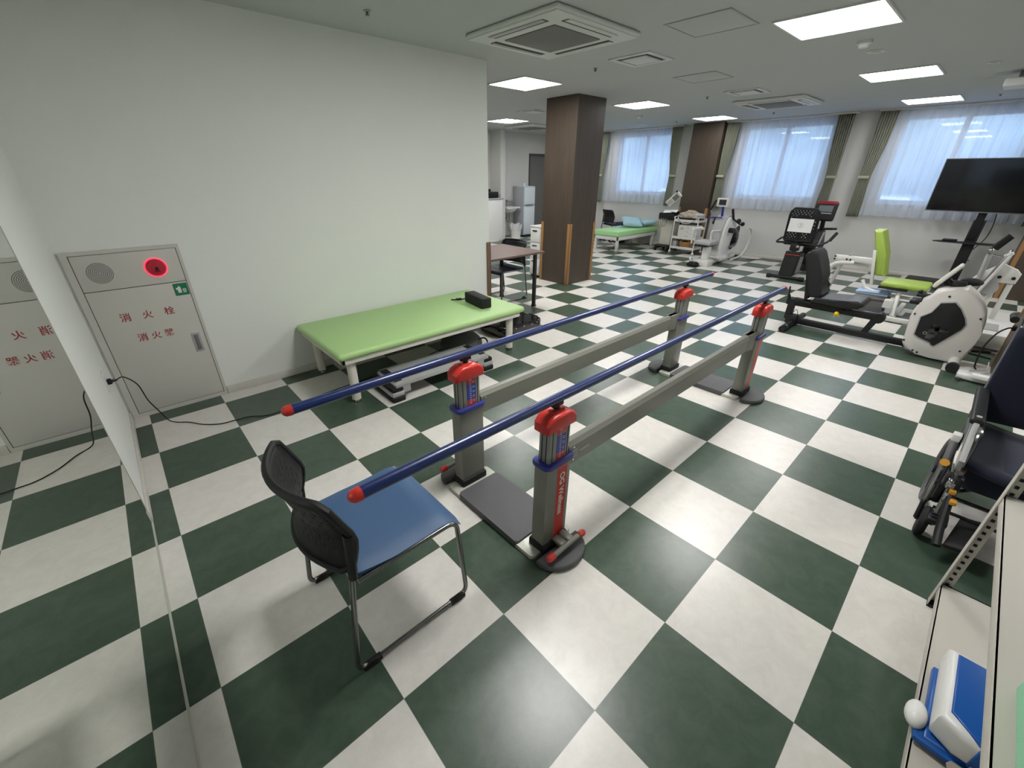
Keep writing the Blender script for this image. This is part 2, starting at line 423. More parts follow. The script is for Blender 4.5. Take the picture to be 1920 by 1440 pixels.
for ch, x, z, s in (('消', .094, .712, .060), ('火', .210, .711, .058), ('栓', .331, .714, .058), ('消', .140, .563, .058), ('火', .214, .563, .056), ('器', .287, .564, .056)):
    t.text('lettering', ch, s, M['red'], FY(x, z), parent=door, bold=.0006)
hd = t.part('handle', B().box((.401, Y-.003, .388), (.452, Y+.003, .530), .003), M['lgrey'], door)
t.part('handle_slot', B().box((.412, Y-.0042, .402), (.440, Y-.0025, .518), .002).box((.422, Y-.008, .41), (.434, Y-.003, .51), .003), M['mgrey'], door)

# outlet and power cord
t = Thing('wall_outlet', 'white wall outlet on the strip between mirror and fire cabinet', 'outlet', (-.1, -.3, .42))
t.part('cover_plate', B().box((-.1, -.338, .42), (-.093, -.268, .54), .003), M['white'])
t.part('sockets', B().box((-.0935, -.322, .45), (-.0915, -.284, .51), .001), M['cab'])
t = Thing('power_cord', 'thin black power cord running from the wall outlet across the floor', 'cord', (.2, -.2, 0))
t.part('cable', B().tube(smooth_path([(-.050, -.295, .47), (-.015, -.285, .475), (.03, -.26, .40), (.045, -.23, .27), (.075, -.20, .16), (.10, -.15, .06), (.135, -.10, .006), (.20, -.16, .006), (.27, -.26, .006), (.36, -.33, .006), (.45, -.345, .006), (.54, -.36, .006), (.64, -.425, .006), (.78, -.42, .006), (1.0, -.38, .006), (1.3, -.35, .006), (1.9, -.30, .006), (2.3, -.2, .006)], 8), .0035, 8), M['blk'])
t.part('plug', B().box((-.0915, -.31, .455), (-.070, -.284, .487), .004).tube([(-.072, -.297, .471), (-.045, -.295, .471)], [.011, .005], 10), M['blk'])

# ------------------------------------------------------------------ parallel bars
t = Thing('parallel_bars', 'height-adjustable walking parallel bars with blue rails and red end caps', 'parallel bars', (2.4, -2.28, 0))
PX = (1.30, 3.545); PY = (-1.967, -2.568)
def rr(cx, cy, w, d, r, z, n=6):
    out = []
    for sx, sy, a0 in ((1, 1, 0), (-1, 1, 90), (-1, -1, 180), (1, -1, 270)):
        for k in range(n+1):
            a = math.radians(a0+90*k/n); out.append((cx+sx*(w/2-r)+r*math.cos(a), cy+sy*(d/2-r)+r*math.sin(a), z))
    return out
for x, sgn in zip(PX, (1, -1)):
    cy = (PY[0]+PY[1])/2
    bp = t.part('base_plate', B().prism(rr(x, cy, .27, .66, .02, 0), (0, 0, .022), .005), M['alul'])
    for y, s in zip(PY, (1, -1)):
        pts = [(x-.135, y+s*.055, 0), (x+.135, y+s*.055, 0)]
        for k in range(13):
            a = PI*k/12; pts.append((x+.135*math.cos(a)*(1 if abs(math.cos(a)) > 0 else 1), y+s*(.075+.105*math.sin(a)), 0))
        t.part('end_cover', B().prism(pts, (0, 0, .032), .010, 3), M['dgrey'], bp)
    t.part('centre_pad', B().prism(rr(x, cy, .274, .455, .012, 0), (0, 0, .036), .010, 3), M['dgrey'], bp)
    for y, s in zip(PY, (1, -1)):
        t.part('post_boot', B().box((x-.084, y-.048, .015), (x+.084, y+.048, .062), .010), M['blkr'], bp)
        po = t.part('post', B().box((x-.077, y-.038, .05), (x+.077, y+.038, .495), .008), M['alu'])
        if s < 0:
            ps = t.part('red_stripe', B().box((x-.010, y-.0385, .065), (x+.052, y-.0375, .47)), M['redstripe'], po)
            if sgn == 1:
                t.text('lettering', 'OG Wellness', .043, M['white'], frame((x+.022, y-.0387, .315), (0, 0, -1), (1, 0, 0)), .0004, parent=po, bold=.0005)
        t.part('collar', B().prism(rr(x, y, .175, .098, .02, .487), (0, 0, .022), .006, 3), M['collar'])
        b = B().box((x-.062, y-.030, .45), (x+.062, y+.030, .675), .005).mark(M['blk'])
        for yy in (-.012, .012): b.box((x-.0635, y+yy-.002, .51), (x-.061, y+yy+.002, .665))
        for xx in (-.045, .047): b.box((x+xx-.0015, y-.0315, .51), (x+xx+.0015, y-.0295, .665))
        ip = t.part('inner_post', b, M['alug'])
        sk = None if sgn < 0 else t.part('height_scale', B().box((x-.020, y-.0315, .545), (x+.035, y-.0300, .632)), M['bluesk'], ip)
        if sgn > 0: t.part('scale_end', B().box((x-.020, y-.0313, .512), (x+.035, y-.0300, .545)), M['redstripe'], ip)
        if sgn > 0: t.part('scale_end', B().box((x-.020, y-.0313, .632), (x+.035, y-.0300, .664)), M['redstripe'], ip)
        b = B()
        for k in range(13): b.box((x-.004, y-.0322, .522+k*.011), (x+.008, y-.0313, .5245+k*.011))
        for k in range(5): b.torus((x+.021, y-.0317, .535+k*.026), (0, 1, 0), .0055, .0009, 12, 4)
        if sgn > 0: t.part('scale_marks', b, M['white'], ip)
        prof = [(-.086, .662), (.086, .662), (.086, .700), (.068, .722), (.040, .735), (-.040, .735), (-.068, .722), (-.086, .700)]
        t.part('cap', B().prism([(x+a, y-.044, z) for a, z in prof], (0, .088, 0), .012, 3).box((x-.035, y-.02, .725), (x+.035, y+.02, .742), .008), M['redp'])
        t.part('rail_bracket', B().cyl((x, y, .735), (x, y, .772), .013, 16).box((x-.03, y-.012, .755), (x+.03, y+.012, .772), .004), M['blk'])
        # tilt lever beside each post
        if sgn < 0: continue
        ly = y+s*.112
        lv = t.part('lever', B().cyl((x-.10, ly, .072), (x+.10, ly, .072), .0125).box((x-.02, min(y+s*.04, ly), .052), (x+.02, max(y+s*.04, ly), .075), .006).box((x+.02, min(y+s*.04, ly), .05), (x+.06, max(y+s*.04, ly), .085), .012), M['alu'])
        for e in (-1, 1): t.part('lever_tip', B().cyl((x+e*.085, ly, .072), (x+e*.112, ly, .072), .0165).sph((x+e*.112, ly, .072), .0165), M['redp'], lv)
for y, (xa, xb) in zip(PY, ((.462, 4.02), (.455, 3.93))):
    r = t.part('handrail', B().cyl((xa+.02, y, .788), (xb-.02, y, .788), .0195, 28), M['railb'])
    for x, s in ((xa+.02, -1), (xb-.02, 1)):
        t.part('end_cap', B().tube([(x-s*.012, y, .788), (x, y, .788), (x+s*.012, y, .788), (x+s*.021, y, .788), (x+s*.026, y, .788)], [.0212, .0212, .0195, .0135, .004], 28), M['redp'] if s < 0 else M['redp'], r)
    bm_ = t.part('side_beam', B().prism([(PX[0]+.07, y-.028, .435), (PX[0]+.07, y+.028, .435), (PX[0]+.07, y+.028, .530), (PX[0]+.07, y+.014, .548), (PX[0]+.07, y-.014, .548), (PX[0]+.07, y-.028, .530)], (PX[1]-PX[0]-.14, 0, 0)), M['alu'])
    t.part('beam_collar', B().prism([(PX[1]-.075, y-.03, .41), (PX[1]-.075, y-.03, .548), (PX[1]-.20, y-.03, .548), (PX[1]-.24, y-.03, .435)], (0, .06, 0), .006), M['alu'], bm_)
    if y < -2.2:
        t.part('label_sticker', B().box((1.385, y-.0295, .465), (1.425, y-.0282, .505)).box((1.44, y-.0295, .478), (1.51, y-.0282, .490)), M['lgrey'], bm_)
        b = B()
        for k in range(4): b.box((1.389, y-.030, .470+k*.008), (1.421, y-.0294, .473+k*.008))
        t.part('sticker_print', b, M['mgrey'], bm_)
    for xx in (PX[0]+.10,): t.part('bolt', B().cyl((xx, y-.030, .455), (xx, y-.027, .455), .005, 12).cyl((xx, y-.030, .52), (xx, y-.027, .52), .005, 12), M['steel'], bm_)

# ------------------------------------------------------------------ stacking chairs
def perforated(fpos, u0, u1, v0, v1, nu, nv, hu, hv, skip=None, border=None):
    """bmesh grid over the unit square; hole cells inside the given rects removed"""
    us, vs = set([0, 1]), set([0, 1]); holes = set()
    def spans(a, c, n, h): return [(a+(c-a)*(k+.5)/n-h/2, a+(c-a)*(k+.5)/n+h/2) for k in range(n)]
    su, sv = spans(u0, u1, nu, hu), spans(v0, v1, nv, hv)
    for a, c in su: us |= {round(a, 5), round(c, 5)}
    for a, c in sv: vs |= {round(a, 5), round(c, 5)}
    us |= {k/20 for k in range(21)} if nu < 8 else set(); us |= {k/10 for k in range(11)}; vs |= {k/8 for k in range(9)}
    U, V = sorted(us), sorted(vs)
    bm = bmesh.new(); g = [[bm.verts.new(Vector(fpos(u, v))) for v in V] for u in U]
    for i in range(len(U)-1):
        for j in range(len(V)-1):
            cu, cv = (U[i]+U[i+1])/2, (V[j]+V[j+1])/2
            iu = next((k for k, (a, c) in enumerate(su) if a < cu < c), None); iv = next((k for k, (a, c) in enumerate(sv) if a < cv < c), None)
            if iu is not None and iv is not None and (iu+iv) % 2 == 0 and not (skip and skip(cu, cv)): continue
            bm.faces.new((g[i][j], g[i+1][j], g[i+1][j+1], g[i][j+1]))
    for v in list(bm.verts):
        if not v.link_faces: bm.verts.remove(v)
    return bm

def stacking_chair(label, seatmat, loc, rz, detail=True):
    """faces local +x; origin on the floor under the seat centre"""
    t = Thing('stacking_chair', label, 'chair', loc, 'sled base stacking chairs', local=True, rz=rz)
    x0 = .60; X = lambda x: x-x0; W = .236
    b = B()
    for s in (-1, 1):
        p = fillet([(X(.436), s*.225, .62), (X(.425), s*.232, .46), (X(.372), s*W, .012), (X(.848), s*W, .012), (X(.828), s*.222, .412), (X(.445), s*.214, .398)], .045)
        b.tube(p, .0095, 12)
    b.tube([(X(.78), -.21, .397), (X(.78), .21, .397)], .008, 10); b.tube([(X(.47), -.205, .392), (X(.47), .205, .392)], .008, 10)
    t.part('frame', b, M['steeld'])
    for s in (-1, 1):
        for x in (.425, .80):
            t.part('glide', B().box((X(x-.035), s*W-.011, 0), (X(x+.035), s*W+.011, .022), .004).box((X(x-.012), s*W-.014, .002), (X(x+.018), s*W-.004, .034), .004), M['blkr'])
    # seat cushion: rounded slab with waterfall front
    def prof(u):       # u 0..1 back to front -> x, ztop
        x = .425+.425*u; z = .440-.010*math.sin(PI*min(1, u*1.1))*1.0
        if u > .8: z -= .05*((u-.8)/.2)**2
        return x, z
    bm = bmesh.new(); nu, nv = 16, 12; top = []; bot = []
    for i in range(nu+1):
        u = i/nu; x, z = prof(u); rt = []; rb = []
        for j in range(nv+1):
            v = -1+2*j/nv; w = .205+.016*min(1, u*3)
            cr = max(0, 1-((1-abs(v))/.12))
            y = v*w; dz = .012*(cr**2); 
            rt.append(bm.verts.new((X(x), y, z-dz-.010*max(0, (.06-u)/.06)))); rb.append(bm.verts.new((X(x), y*.98, min(z-.018, .398+.006*abs(v)))))
        top.append(rt); bot.append(rb)
    for i in range(nu):
        for j in range(nv):
            bm.faces.new((top[i][j], top[i+1][j], top[i+1][j+1], top[i][j+1])); bm.faces.new((bot[i][j], bot[i][j+1], bot[i+1][j+1], bot[i+1][j]))
    for i in range(nu):
        bm.faces.new((top[i][0], bot[i][0], bot[i+1][0], top[i+1][0])); bm.faces.new((top[i][nv], top[i+1][nv], bot[i+1][nv], bot[i][nv]))
    for j in range(nv):
        bm.faces.new((top[0][j], top[0][j+1], bot[0][j+1], bot[0][j])); bm.faces.new((top[nu][j], bot[nu][j], bot[nu][j+1], top[nu][j+1]))
    bb = B(); bb.bm.free(); bb.bm = bm; t.part('seat', bb, seatmat, angle=60)
    t.part('seat_pan', B().box((X(.44), -.19, .385), (X(.80), .19, .400), .005), M['blk'])
    # moulded backrest, curved in plan, leaning back at the top
    def shell(u, v, off=0):
        s = -1+2*u; y = s*.234*(1-.04*v*v)
        if v < .42: k = v/.42; xx = .432+.024*math.sin(k*PI/2); zz = .470+.128*k
        else: k = (v-.42)/.58; xx = .456-.052*k; zz = .598+.152*k
        xx -= .085*(1-s*s); zz -= .012*(1-s*s)*v*0
        rc = max(0, abs(s)-.86)/.14                      # rounded corners
        zz += (.5-v)*.045*rc*rc
        return (X(xx), y, zz)
    bm = perforated(shell,   .10, .90, .20, .84, 22, 9, .010, .022, skip=lambda u, v: .44 < u < .56) if detail else perforated(shell, 0, 1, 0, 1, 1, 1, 0, 0)
    bb = B(); bb.bm.free(); bb.bm = bm
    t.part('backrest', bb, M['blk'], mods=[('SOLIDIFY', dict(thickness=.012, offset=0))], angle=50)
    b = B()
    b.tube([shell(0, v/8) for v in range(9)]+[shell(u/16, 1) for u in range(1, 17)]+[shell(1, 1-v/8) for v in range(1, 9)]+[shell(1-u/16, 0) for u in range(1, 16)], .0125, 8, closed=True)
    for s in (0, 1): b.tube([Vector(shell(s, .02))+Vector((-.006, 0, -.05)), Vector(shell(s, .5))+Vector((-.006, 0, 0))], .015, 10)
    t.part('backrest_rim', b, M['blk'])
    return t
stacking_chair('blue seated stacking chair with perforated black back at the near end of the parallel bars', M['bluev'], (.60, -2.288, 0), 0)
stacking_chair('dark navy stacking chair pushed under the small brown desk', M['navy'], (4.07, .845, 0), math.radians(180))
stacking_chair('navy backed chair by the window, half hidden behind the far green bed', M['navy'], (9.86, 3.10, 0), math.radians(-22), False)

# ------------------------------------------------------------------ treatment tables
def padded(b, a, c, r=.03): return b.box(a, c, r, seg=4)
t = Thing('treatment_table', 'low lime green padded treatment table standing against the left wall', 'treatment table', (2.0, -.3, 0), 'green therapy couches')
t.part('mattress', padded(B(), (1.105, -.745, .385), (2.925, .148, .440), .026), M['green'])
b = B(); b.box((1.13, -.72, .345), (2.90, -.695, .385), .003); b.box((1.13, .10, .345), (2.90, .125, .385), .003); b.box((1.13, -.72, .345), (1.155, .125, .385), .003); b.box((2.875, -.72, .345), (2.90, .125, .385), .003)
for x in (1.6, 2.0, 2.4): b.box((x-.02, -.70, .35), (x+.02, .11, .384), .002)
t.part('frame', b, M['cream'])
for x in (1.215, 2.80):
    for y in (-.655, .055):
        lg = t.part('leg', B().cyl((x, y, .03), (x, y, .36), .034, 24), M['cream'])
        t.part('foot', B().cyl((x, y, 0), (x, y, .012), .030, 20).cyl((x, y, .01), (x, y, .035), .016, 16), M['steel'], lg)
t.part('label_plate', B().box((2.9002, -.66, .352), (2.9022, -.60, .378)), M['lgrey'])

t = Thing('speaker_bar', 'long black box lying on the near green treatment table', 'box', (2.62, -.40, .44))
b = B().box((-.055, -.165, 0), (.055, .165, .095), .012, M4=Matrix.Translation((2.625, -.395, .441)) @ Matrix.Rotation(math.radians(-8), 4, 'Z'), seg=3)
t.part('body', b, M['blkr'])
t.part('cable_stub', B().tube(smooth_path([(2.60, -.23, .47), (2.57, -.19, .455), (2.55, -.14, .448), (2.52, -.10, .446)], 6), .006, 8).tube([(2.575, -.195, .462), (2.55, -.14, .452)], [.012, .009], 8), M['blk'])

# step platform under the table
t = Thing('step_platform', 'grey and black aerobic step platform under the near treatment table', 'step', (1.9, -.71, 0))
Ms = Matrix.Translation((1.90, -.71, 0)) @ Matrix.Rotation(math.radians(-1), 4, 'Z')
pts = [(-.45, 0, .10), (-.45, 0, .135), (-.425, 0, .152), (.425, 0, .152), (.45, 0, .135), (.45, 0, .10), (.40, 0, .10), (.385, 0, .125), (-.385, 0, .125), (-.40, 0, .10)]
b = B(); b.prism([Ms @ Vector((x, -.165, z)) for x, _, z in pts], Ms.to_3x3() @ Vector((0, .33, 0)), .006)
b.box((-.41, -.165, .06), (-.33, -.155, .125), 0, Ms); b.box((.33, -.165, .06), (.41, -.155, .125), 0, Ms)
t.part('deck', b, M['lgrey'])
for s in (-1, 1):
    e = t.part('riser', B().box((s*.44-.055, -.18, 0), (s*.44+.055, .18, .045), .012, Ms, 3), M['blkr'])
    t.part('riser_band', B().box((s*.44-.052, -.175, .043), (s*.44+.052, .175, .082), .010, Ms), M['lgrey'], e)
    t.part('riser_top', B().box((s*.44-.048, -.170, .080), (s*.44+.048, .170, .118), .012, Ms), M['blkr'], e)
    t.part('grip_patch', B().box((s*.41-.03, -.13, .1515), (s*.41+.03, .13, .1535), 0, Ms), M['blkr'])
b = B(); b.prism([Ms @ Vector((math.cos(a*PI/16)*.17, .045+math.sin(a*PI/16)*.035, .1525)) for a in range(32)], (0, 0, .001))
lg = t.part('logo_oval', b, mat('pale_blue_print', (.26, .32, .36), .5))
b = B()
for k in range(7): b.box((-.07+k*.019, .038, .1537), (-.06+k*.019, .052+.004*(k % 2), .1542), 0, Ms)
t.part('logo_marks', b, M['mgrey'], lg)

# dark bag and vibration plate
t = Thing('dark_bag', 'soft dark grey bag on the floor behind the step platform', 'bag', (2.45, -.42, 0))
def bag(u, v):
    a = 2*PI*u; e = math.sin(PI*min(1, v*.94+.06)); r = .20*(e**.5)*(1+.08*noise.noise(Vector((math.cos(a)*2, math.sin(a)*2, v*3))))
    return (2.42+r*math.cos(a)*1.05, -.38+r*math.sin(a)*.95, .006+.20*v*(1+.12*noise.noise(Vector((math.cos(a), math.sin(a), 1)))))
t.part('body', B().grid(bag, 32, 12), M['dgrey'], angle=180)
t.part('handle', B().tube(smooth_path([(2.50, -.50, .13), (2.56, -.56, .16), (2.60, -.56, .10), (2.58, -.52, .04)], 6), .008, 8), M['blk'])
t = Thing('vibration_plate', 'glossy black vibration plate with silver foot edge behind the near green table', 'exercise platform', (3.2, -.2, 0))
t.part('platform', B().prism(rr(3.24, -.19, .62, .50, .12, .02), (0, 0, .095), .02, 3), M['blkg'])
t.part('top_mat', B().prism(rr(3.24, -.19, .54, .42, .10, .114), (0, 0, .004)), M['blkg'])
for x in (3.0, 3.48):
    for y in (-.37, 0): t.part('foot', B().cyl((x, y, 0), (x, y, .022), .025), M['blk'])
b = B()
for x in (3.10, 3.22, 3.34, 3.42): b.sph((x, -.437, .095), .007)
t.part('button', b, M['white'])

# ------------------------------------------------------------------ small desk
t = Thing('small_desk', 'brown topped narrow desk with round black legs beyond the wall end', 'desk', (3.95, .6, 0))
t.part('desktop', B().box((3.27, .185, .678), (4.17, .98, .702), .003), M['desk'])
for x, ys_ in ((3.33, (.37, .90)), (4.08, (.262, .90))):
    for y in ys_:
        lg = t.part('leg', B().cyl((x, y, .012), (x, y, .678), .026, 20), mat('black_brown_paint', (.018, .013, .011), .5))
        t.part('foot', B().cyl((x, y, 0), (x, y, .015), .034, 20), M['blk'], lg)
tag(B().box((9.62, 2.70, 0), (9.86, 2.86, .49), .01).build('dark_box', M['navy']), 'dark box standing beside the chair behind the far green bed', 'box')

# drawer cabinet behind first pillar
t = Thing('drawer_cabinet', 'white three-drawer cabinet tucked behind the near wooden pillar', 'cabinet', (5.6, 1.55, 0))
t.part('body', B().box((5.34, 1.36, .03), (5.78, 1.60, .79), .005), M['white'])
t.part('top', B().box((5.33, 1.35, .79), (5.79, 1.61, .81), .004), M['whitem'])
t.part('plinth', B().box((5.36, 1.38, 0), (5.76, 1.58, .03)), M['blk'])
for z0, z1 in ((.05, .30), (.31, .55), (.56, .78)):
    d = t.part('drawer', B().box((5.327, 1.375, z0), (5.341, 1.585, z1), .003).box((5.36, 1.347, z0), (5.76, 1.361, z1), .003), M['white'])
    t.part('drawer_pull', B().box((5.318, 1.44, z1-.05), (5.329, 1.54, z1-.035), .002).box((5.40, 1.339, z1-.05), (5.46, 1.349, z1-.035), .002), M['blk'], d)
tag(B().box((5.50, 1.42, .811), (5.58, 1.50, .86), .008).sph((5.53, 1.46, .885), .03).build('small_black_device', M['blk']), 'small black device on top of the white drawer cabinet', 'device')

# ------------------------------------------------------------------ far left corner
t = Thing('refrigerator', 'white two-door refrigerator beside the grey door in the far left corner', 'refrigerator', (8.88, 5.35, 0))
t.part('body', B().box((8.66, 5.19, .03), (9.06, 5.585, 1.24), .008), M['fridges'])
t.part('top_cap', B().box((8.655, 5.17, 1.24), (9.065, 5.585, 1.255), .004), M['fridge'])
for z0, z1 in ((.05, .785), (.80, 1.235)):
    d = t.part('door', B().box((8.66, 5.15, z0), (9.06, 5.19, z1), .008), M['fridge'])
    t.part('door_handle', B().box((8.70, 5.143, z1-.018 if z0 < .5 else z0+.004), (8.98, 5.151, z1-.004 if z0 < .5 else z0+.014)), M['mgrey'], d)
t.part('plinth', B().box((8.68, 5.18, 0), (9.04, 5.57, .03)), M['blk'])
tag(B().box((8.72, 5.26, 1.256), (8.80, 5.34, 1.33), .006).build('tissue_pack', M['white']), 'small white box on top of the refrigerator', 'box')
t = Thing('wash_basin', 'white wall-hung wash basin with chrome tap in the far left corner', 'sink', (8.35, 5.45, 0))
def basin(u, v):
    a = 2*PI*u; r = .02+.98*math.sin(PI/2*v); z = .60+.16*(1-math.cos(PI/2*v))
    return (8.32+.22*r*math.cos(a), 5.38+.19*r*math.sin(a), z)
t.part('bowl', B().grid(basin, 28, 8), M['white'], mods=[('SOLIDIFY', dict(thickness=.015))], angle=180)
b = B(); n = 28; o_, i_ = [], []
for k in range(n):
    a = 2*PI*k/n; ca, sa = math.cos(a), math.sin(a); m_ = max(abs(ca)/.24, abs(sa)/.21)
    o_.append((8.32+ca/m_*.98, 5.385+sa/m_*.98)); i_.append((8.32+ca*.20, 5.37+sa*.165))
V = [[b.bm.verts.new((*p, z)) for p in q] for q, z in ((o_, .765), (i_, .765), (o_, .73), (i_, .73))]
for k in range(n):
    j = (k+1) % n
    b.bm.faces.new((V[0][k], V[0][j], V[1][j], V[1][k])); b.bm.faces.new((V[2][k], V[3][k], V[3][j], V[2][j])); b.bm.faces.new((V[0][k], V[2][k], V[2][j], V[0][j])); b.bm.faces.new((V[1][k], V[1][j], V[3][j], V[3][k]))
t.part('rim', b, M['white'])
t.part('tap', B().tube(fillet([(8.36, 5.54, .76), (8.36, 5.54, .90), (8.36, 5.42, .89), (8.36, 5.41, .86)], .03), .011, 10).box((8.34, 5.52, .90), (8.38, 5.56, .93), .004), M['steel'])
t.part('drain_pipe', B().tube(fillet([(8.32, 5.38, .60), (8.32, 5.38, .42), (8.32, 5.44, .38), (8.32, 5.47, .48), (8.32, 5.59, .48)], .03), .016, 10).cyl((8.42, 5.56, .40), (8.42, 5.56, .55), .01), M['steel'])
t.part('backsplash', B().box((8.05, 5.588, .77), (8.64, 5.599, .90), .002), M['lgrey'])
t = Thing('soap_dispenser', 'white wall dispenser above the wash basin', 'dispenser', (8.2, 5.6, 1.1))
t.part('body', B().box((8.13, 5.53, 1.12), (8.30, 5.599, 1.24), .01), M['white']); t.part('tray', B().box((8.12, 5.50, 1.06), (8.31, 5.599, 1.075), .004), M['lgrey'])
def bin_(x, y, r, h, label, m):
    t = Thing('waste_bin', label, 'bin', (x, y, 0))
    t.part('bucket', B().grid(lambda u, v: (x+(r*.82+r*.18*v)*math.cos(2*PI*u), y+(r*.82+r*.18*v)*math.sin(2*PI*u), .01+h*v), 28, 4).cyl((x, y, .0), (x, y, .012), r*.82, 28), m, angle=60)
    t.part('liner_bag', B().grid(lambda u, v: (x+(r*(1.0+.10*v-.06*(1 if v > .7 else 0))+.012*math.sin(11*2*PI*u))*math.cos(2*PI*u), y+(r*(1.0+.10*v)+.012*math.sin(9*2*PI*u))*math.sin(2*PI*u), h*.80+.13*v+.02*math.sin(5*2*PI*u)*v), 60, 6), M['sheerbag'], angle=180)
    return t
M['sheerbag'] = mat('plastic_liner', (.66, .66, .68), .35)
bin_(8.40, 5.20, .16, .27, 'white bagged waste bin under the wash basin', M['whitem'])
# reception counter seen past the wall end
t = Thing('counter', 'white counter edge seen past the left wall end', 'counter', (7.6, 5.2, 0))
t.part('body', B().box((7.0, 5.05, 0), (7.80, 5.55, .98), .004), M['white'])
t.part('counter_top', B().box((6.98, 5.03, .98), (7.82, 5.57, 1.01), .004), M['lgrey'])
t = Thing('desktop_printer', 'black printer standing on the white counter', 'printer', (7.55, 5.25, 1.01))
t.part('body', B().box((7.25, 5.12, 1.011), (7.72, 5.45, 1.15), .012), M['blk']); t.part('paper_tray', B().box((7.35, 5.3, 1.15), (7.62, 5.42, 1.21), .005), M['blk'])

# ------------------------------------------------------------------ far green bed, pillows
t = Thing('therapy_bed', 'pale green bed with pillows by the far left window', 'bed', (9.3, 2.3, 0), 'green therapy couches')
t.part('mattress', padded(B(), (8.46, 1.985, .315), (10.10, 2.66, .425), .018), M['green3'])
b = B(); b.box((8.48, 2.0, .235), (10.08, 2.03, .315), .003); b.box((8.48, 2.61, .235), (10.08, 2.64, .315), .003); b.box((8.48, 2.0, .235), (8.51, 2.64, .315), .003); b.box((10.05, 2.0, .235), (10.08, 2.64, .315), .003)
t.part('frame', b, M['whitem'])
for x in (8.52, 9.98):
    for y in (2.03, 2.60): t.part('leg', B().box((x-.03, y-.025, 0), (x+.03, y+.025, .30), .004), M['whitem'])
b = B()
for y in (2.12, 2.22, 2.36): b.box((8.47, y-.02, .20), (8.50, y+.02, .235), .004)
t.part('latch', b, M['blk'])
def pillow(c, lx, ly, h, rx, ry, rz, label):
    Mp = Matrix.Translation(c) @ Matrix.Rotation(math.radians(rz), 4, 'Z') @ Matrix.Rotation(math.radians(ry), 4, 'Y') @ Matrix.Rotation(math.radians(rx), 4, 'X')
    def f(sg):
        def g(u, v):
            a, b_ = -1+2*u, -1+2*v; k = ((1-a**4)*(1-b_**4))**.5
            z = sg*h*.5*k*(1+.18*noise.noise(Vector((a*2.2, b_*2.2, sg)))); sh = 1-.07*(1-abs(a*b_))
            return Mp @ Vector((a*lx/2*sh, b_*ly/2*sh, z))
        return g
    bb = B().grid(f(1), 20, 20).grid(f(-1), 20, 20); bmesh.ops.remove_doubles(bb.bm, verts=bb.bm.verts, dist=.0005)
    o = bb.build('pillow', M['pillow'], shift=c, angle=180); o.location = c
    return tag(o, label, 'pillow', 'sky blue pillows on the far bed')
pillow((9.47, 2.32, .545), .46, .46, .13, 4, -16, 42, 'sky blue pillow leaning at the front of the pillow pair on the far bed')
pillow((9.90, 2.20, .510), .40, .46, .12, -4, -8, -28, 'sky blue pillow lying behind the other one nearest the trolley')
b = B(); b.grid(lambda u, v: (9.18+.34*u, 2.46+.18*v, .429+.014*abs(noise.noise(Vector((u*5, v*5, 0))))), 16, 12)
tag(b.build('folded_cloth', M['pillow'], angle=180, mods=[('SOLIDIFY', dict(thickness=.008))]), 'crumpled pale blue cloth flat on the far green bed', 'cloth')

# ------------------------------------------------------------------ electrotherapy unit on stand
t = Thing('electrotherapy_unit', 'wheeled cream therapy unit with tilted display panel beside the far bed', 'therapy device', (9.5, 1.42, 0))
Mt = Matrix.Translation((9.45, 1.36, 1.075)) @ Matrix.Rotation(math.radians(38), 4, 'X')
Mt = Matrix.Translation((9.46, 1.36, 1.08)) @ Matrix.Rotation(math.radians(-42), 4, 'X') @ Matrix.Rotation(math.radians(-28), 4, 'Y')
pn = t.part('control_panel', B().box((-.035, -.17, -.07), (.02, .17, .07), .018, Mt, 3), M['cream'])
t.part('display', B().box((-.038, -.13, -.05), (-.034, .0, .05), 0, Mt), M['lcd'], pn)
b = B()
for i in range(4):
    for j in range(3): b.box((-.038, .03+i*.03, -.04+j*.032), (-.034, .05+i*.03, -.022+j*.032), 0, Mt)
t.part('keys', b, M['lgrey'], pn)
t.part('panel_knob', B().cyl(Mt @ Vector((-.03, -.16, .07)), Mt @ Vector((-.03, -.16, .10)), .022), M['blk'], pn)
t.part('column', B().box((9.50, 1.28, .10), (9.78, 1.58, .66), .03, seg=3), M['cream'])
t.part('pole', B().tube([(9.53, 1.42, .62), (9.50, 1.42, 1.02)], .018, 12).tube([(9.44, 1.27, .74), (9.46, 1.28, .10)], .012, 10), M['lgrey'])
t.part('tray', B().box((9.36, 1.24, .66), (9.70, 1.60, .80), .02, seg=3), M['blk'])
t.part('tray_pocket', B().box((9.34, 1.235, .80), (9.62, 1.33, .83), .01), M['blk'])
b = B(); b.box((9.36, 1.24, .09), (9.80, 1.60, .13), .02); b.box((9.38, 1.26, .05), (9.78, 1.32, .09), .01); b.box((9.38, 1.52, .05), (9.78, 1.58, .09), .01)
t.part('wheel_base', b, M['blk'])
for x in (9.38, 9.76):
    for y in (1.28, 1.57): t.part('caster', B().cyl((x, y-.018, .045), (x, y+.018, .045), .045, 20), M['blkr'])
for k in range(4):
    t.part('hanging_cable', B().tube(smooth_path([(9.345, 1.56-.05*k, .70), (9.33, 1.56-.05*k, .60-.02*k), (9.34, 1.54-.05*k, .48+.02*k), (9.35, 1.52-.05*k, .60), (9.35, 1.51-.05*k, .68)], 6), .006, 6), M['lgrey'] if k % 2 else M['basket'])
o = B().box((-.10, -.14, 0), (.10, .14, .004), M4=Matrix.Translation((9.42, 1.36, .835)) @ Matrix.Rotation(math.radians(-12), 4, 'Y') @ Matrix.Rotation(math.radians(18), 4, 'Z')).build('paper_sheet', M['paper'])
tag(o, 'white printed sheet on the black tray of the wheeled therapy unit', 'paper')

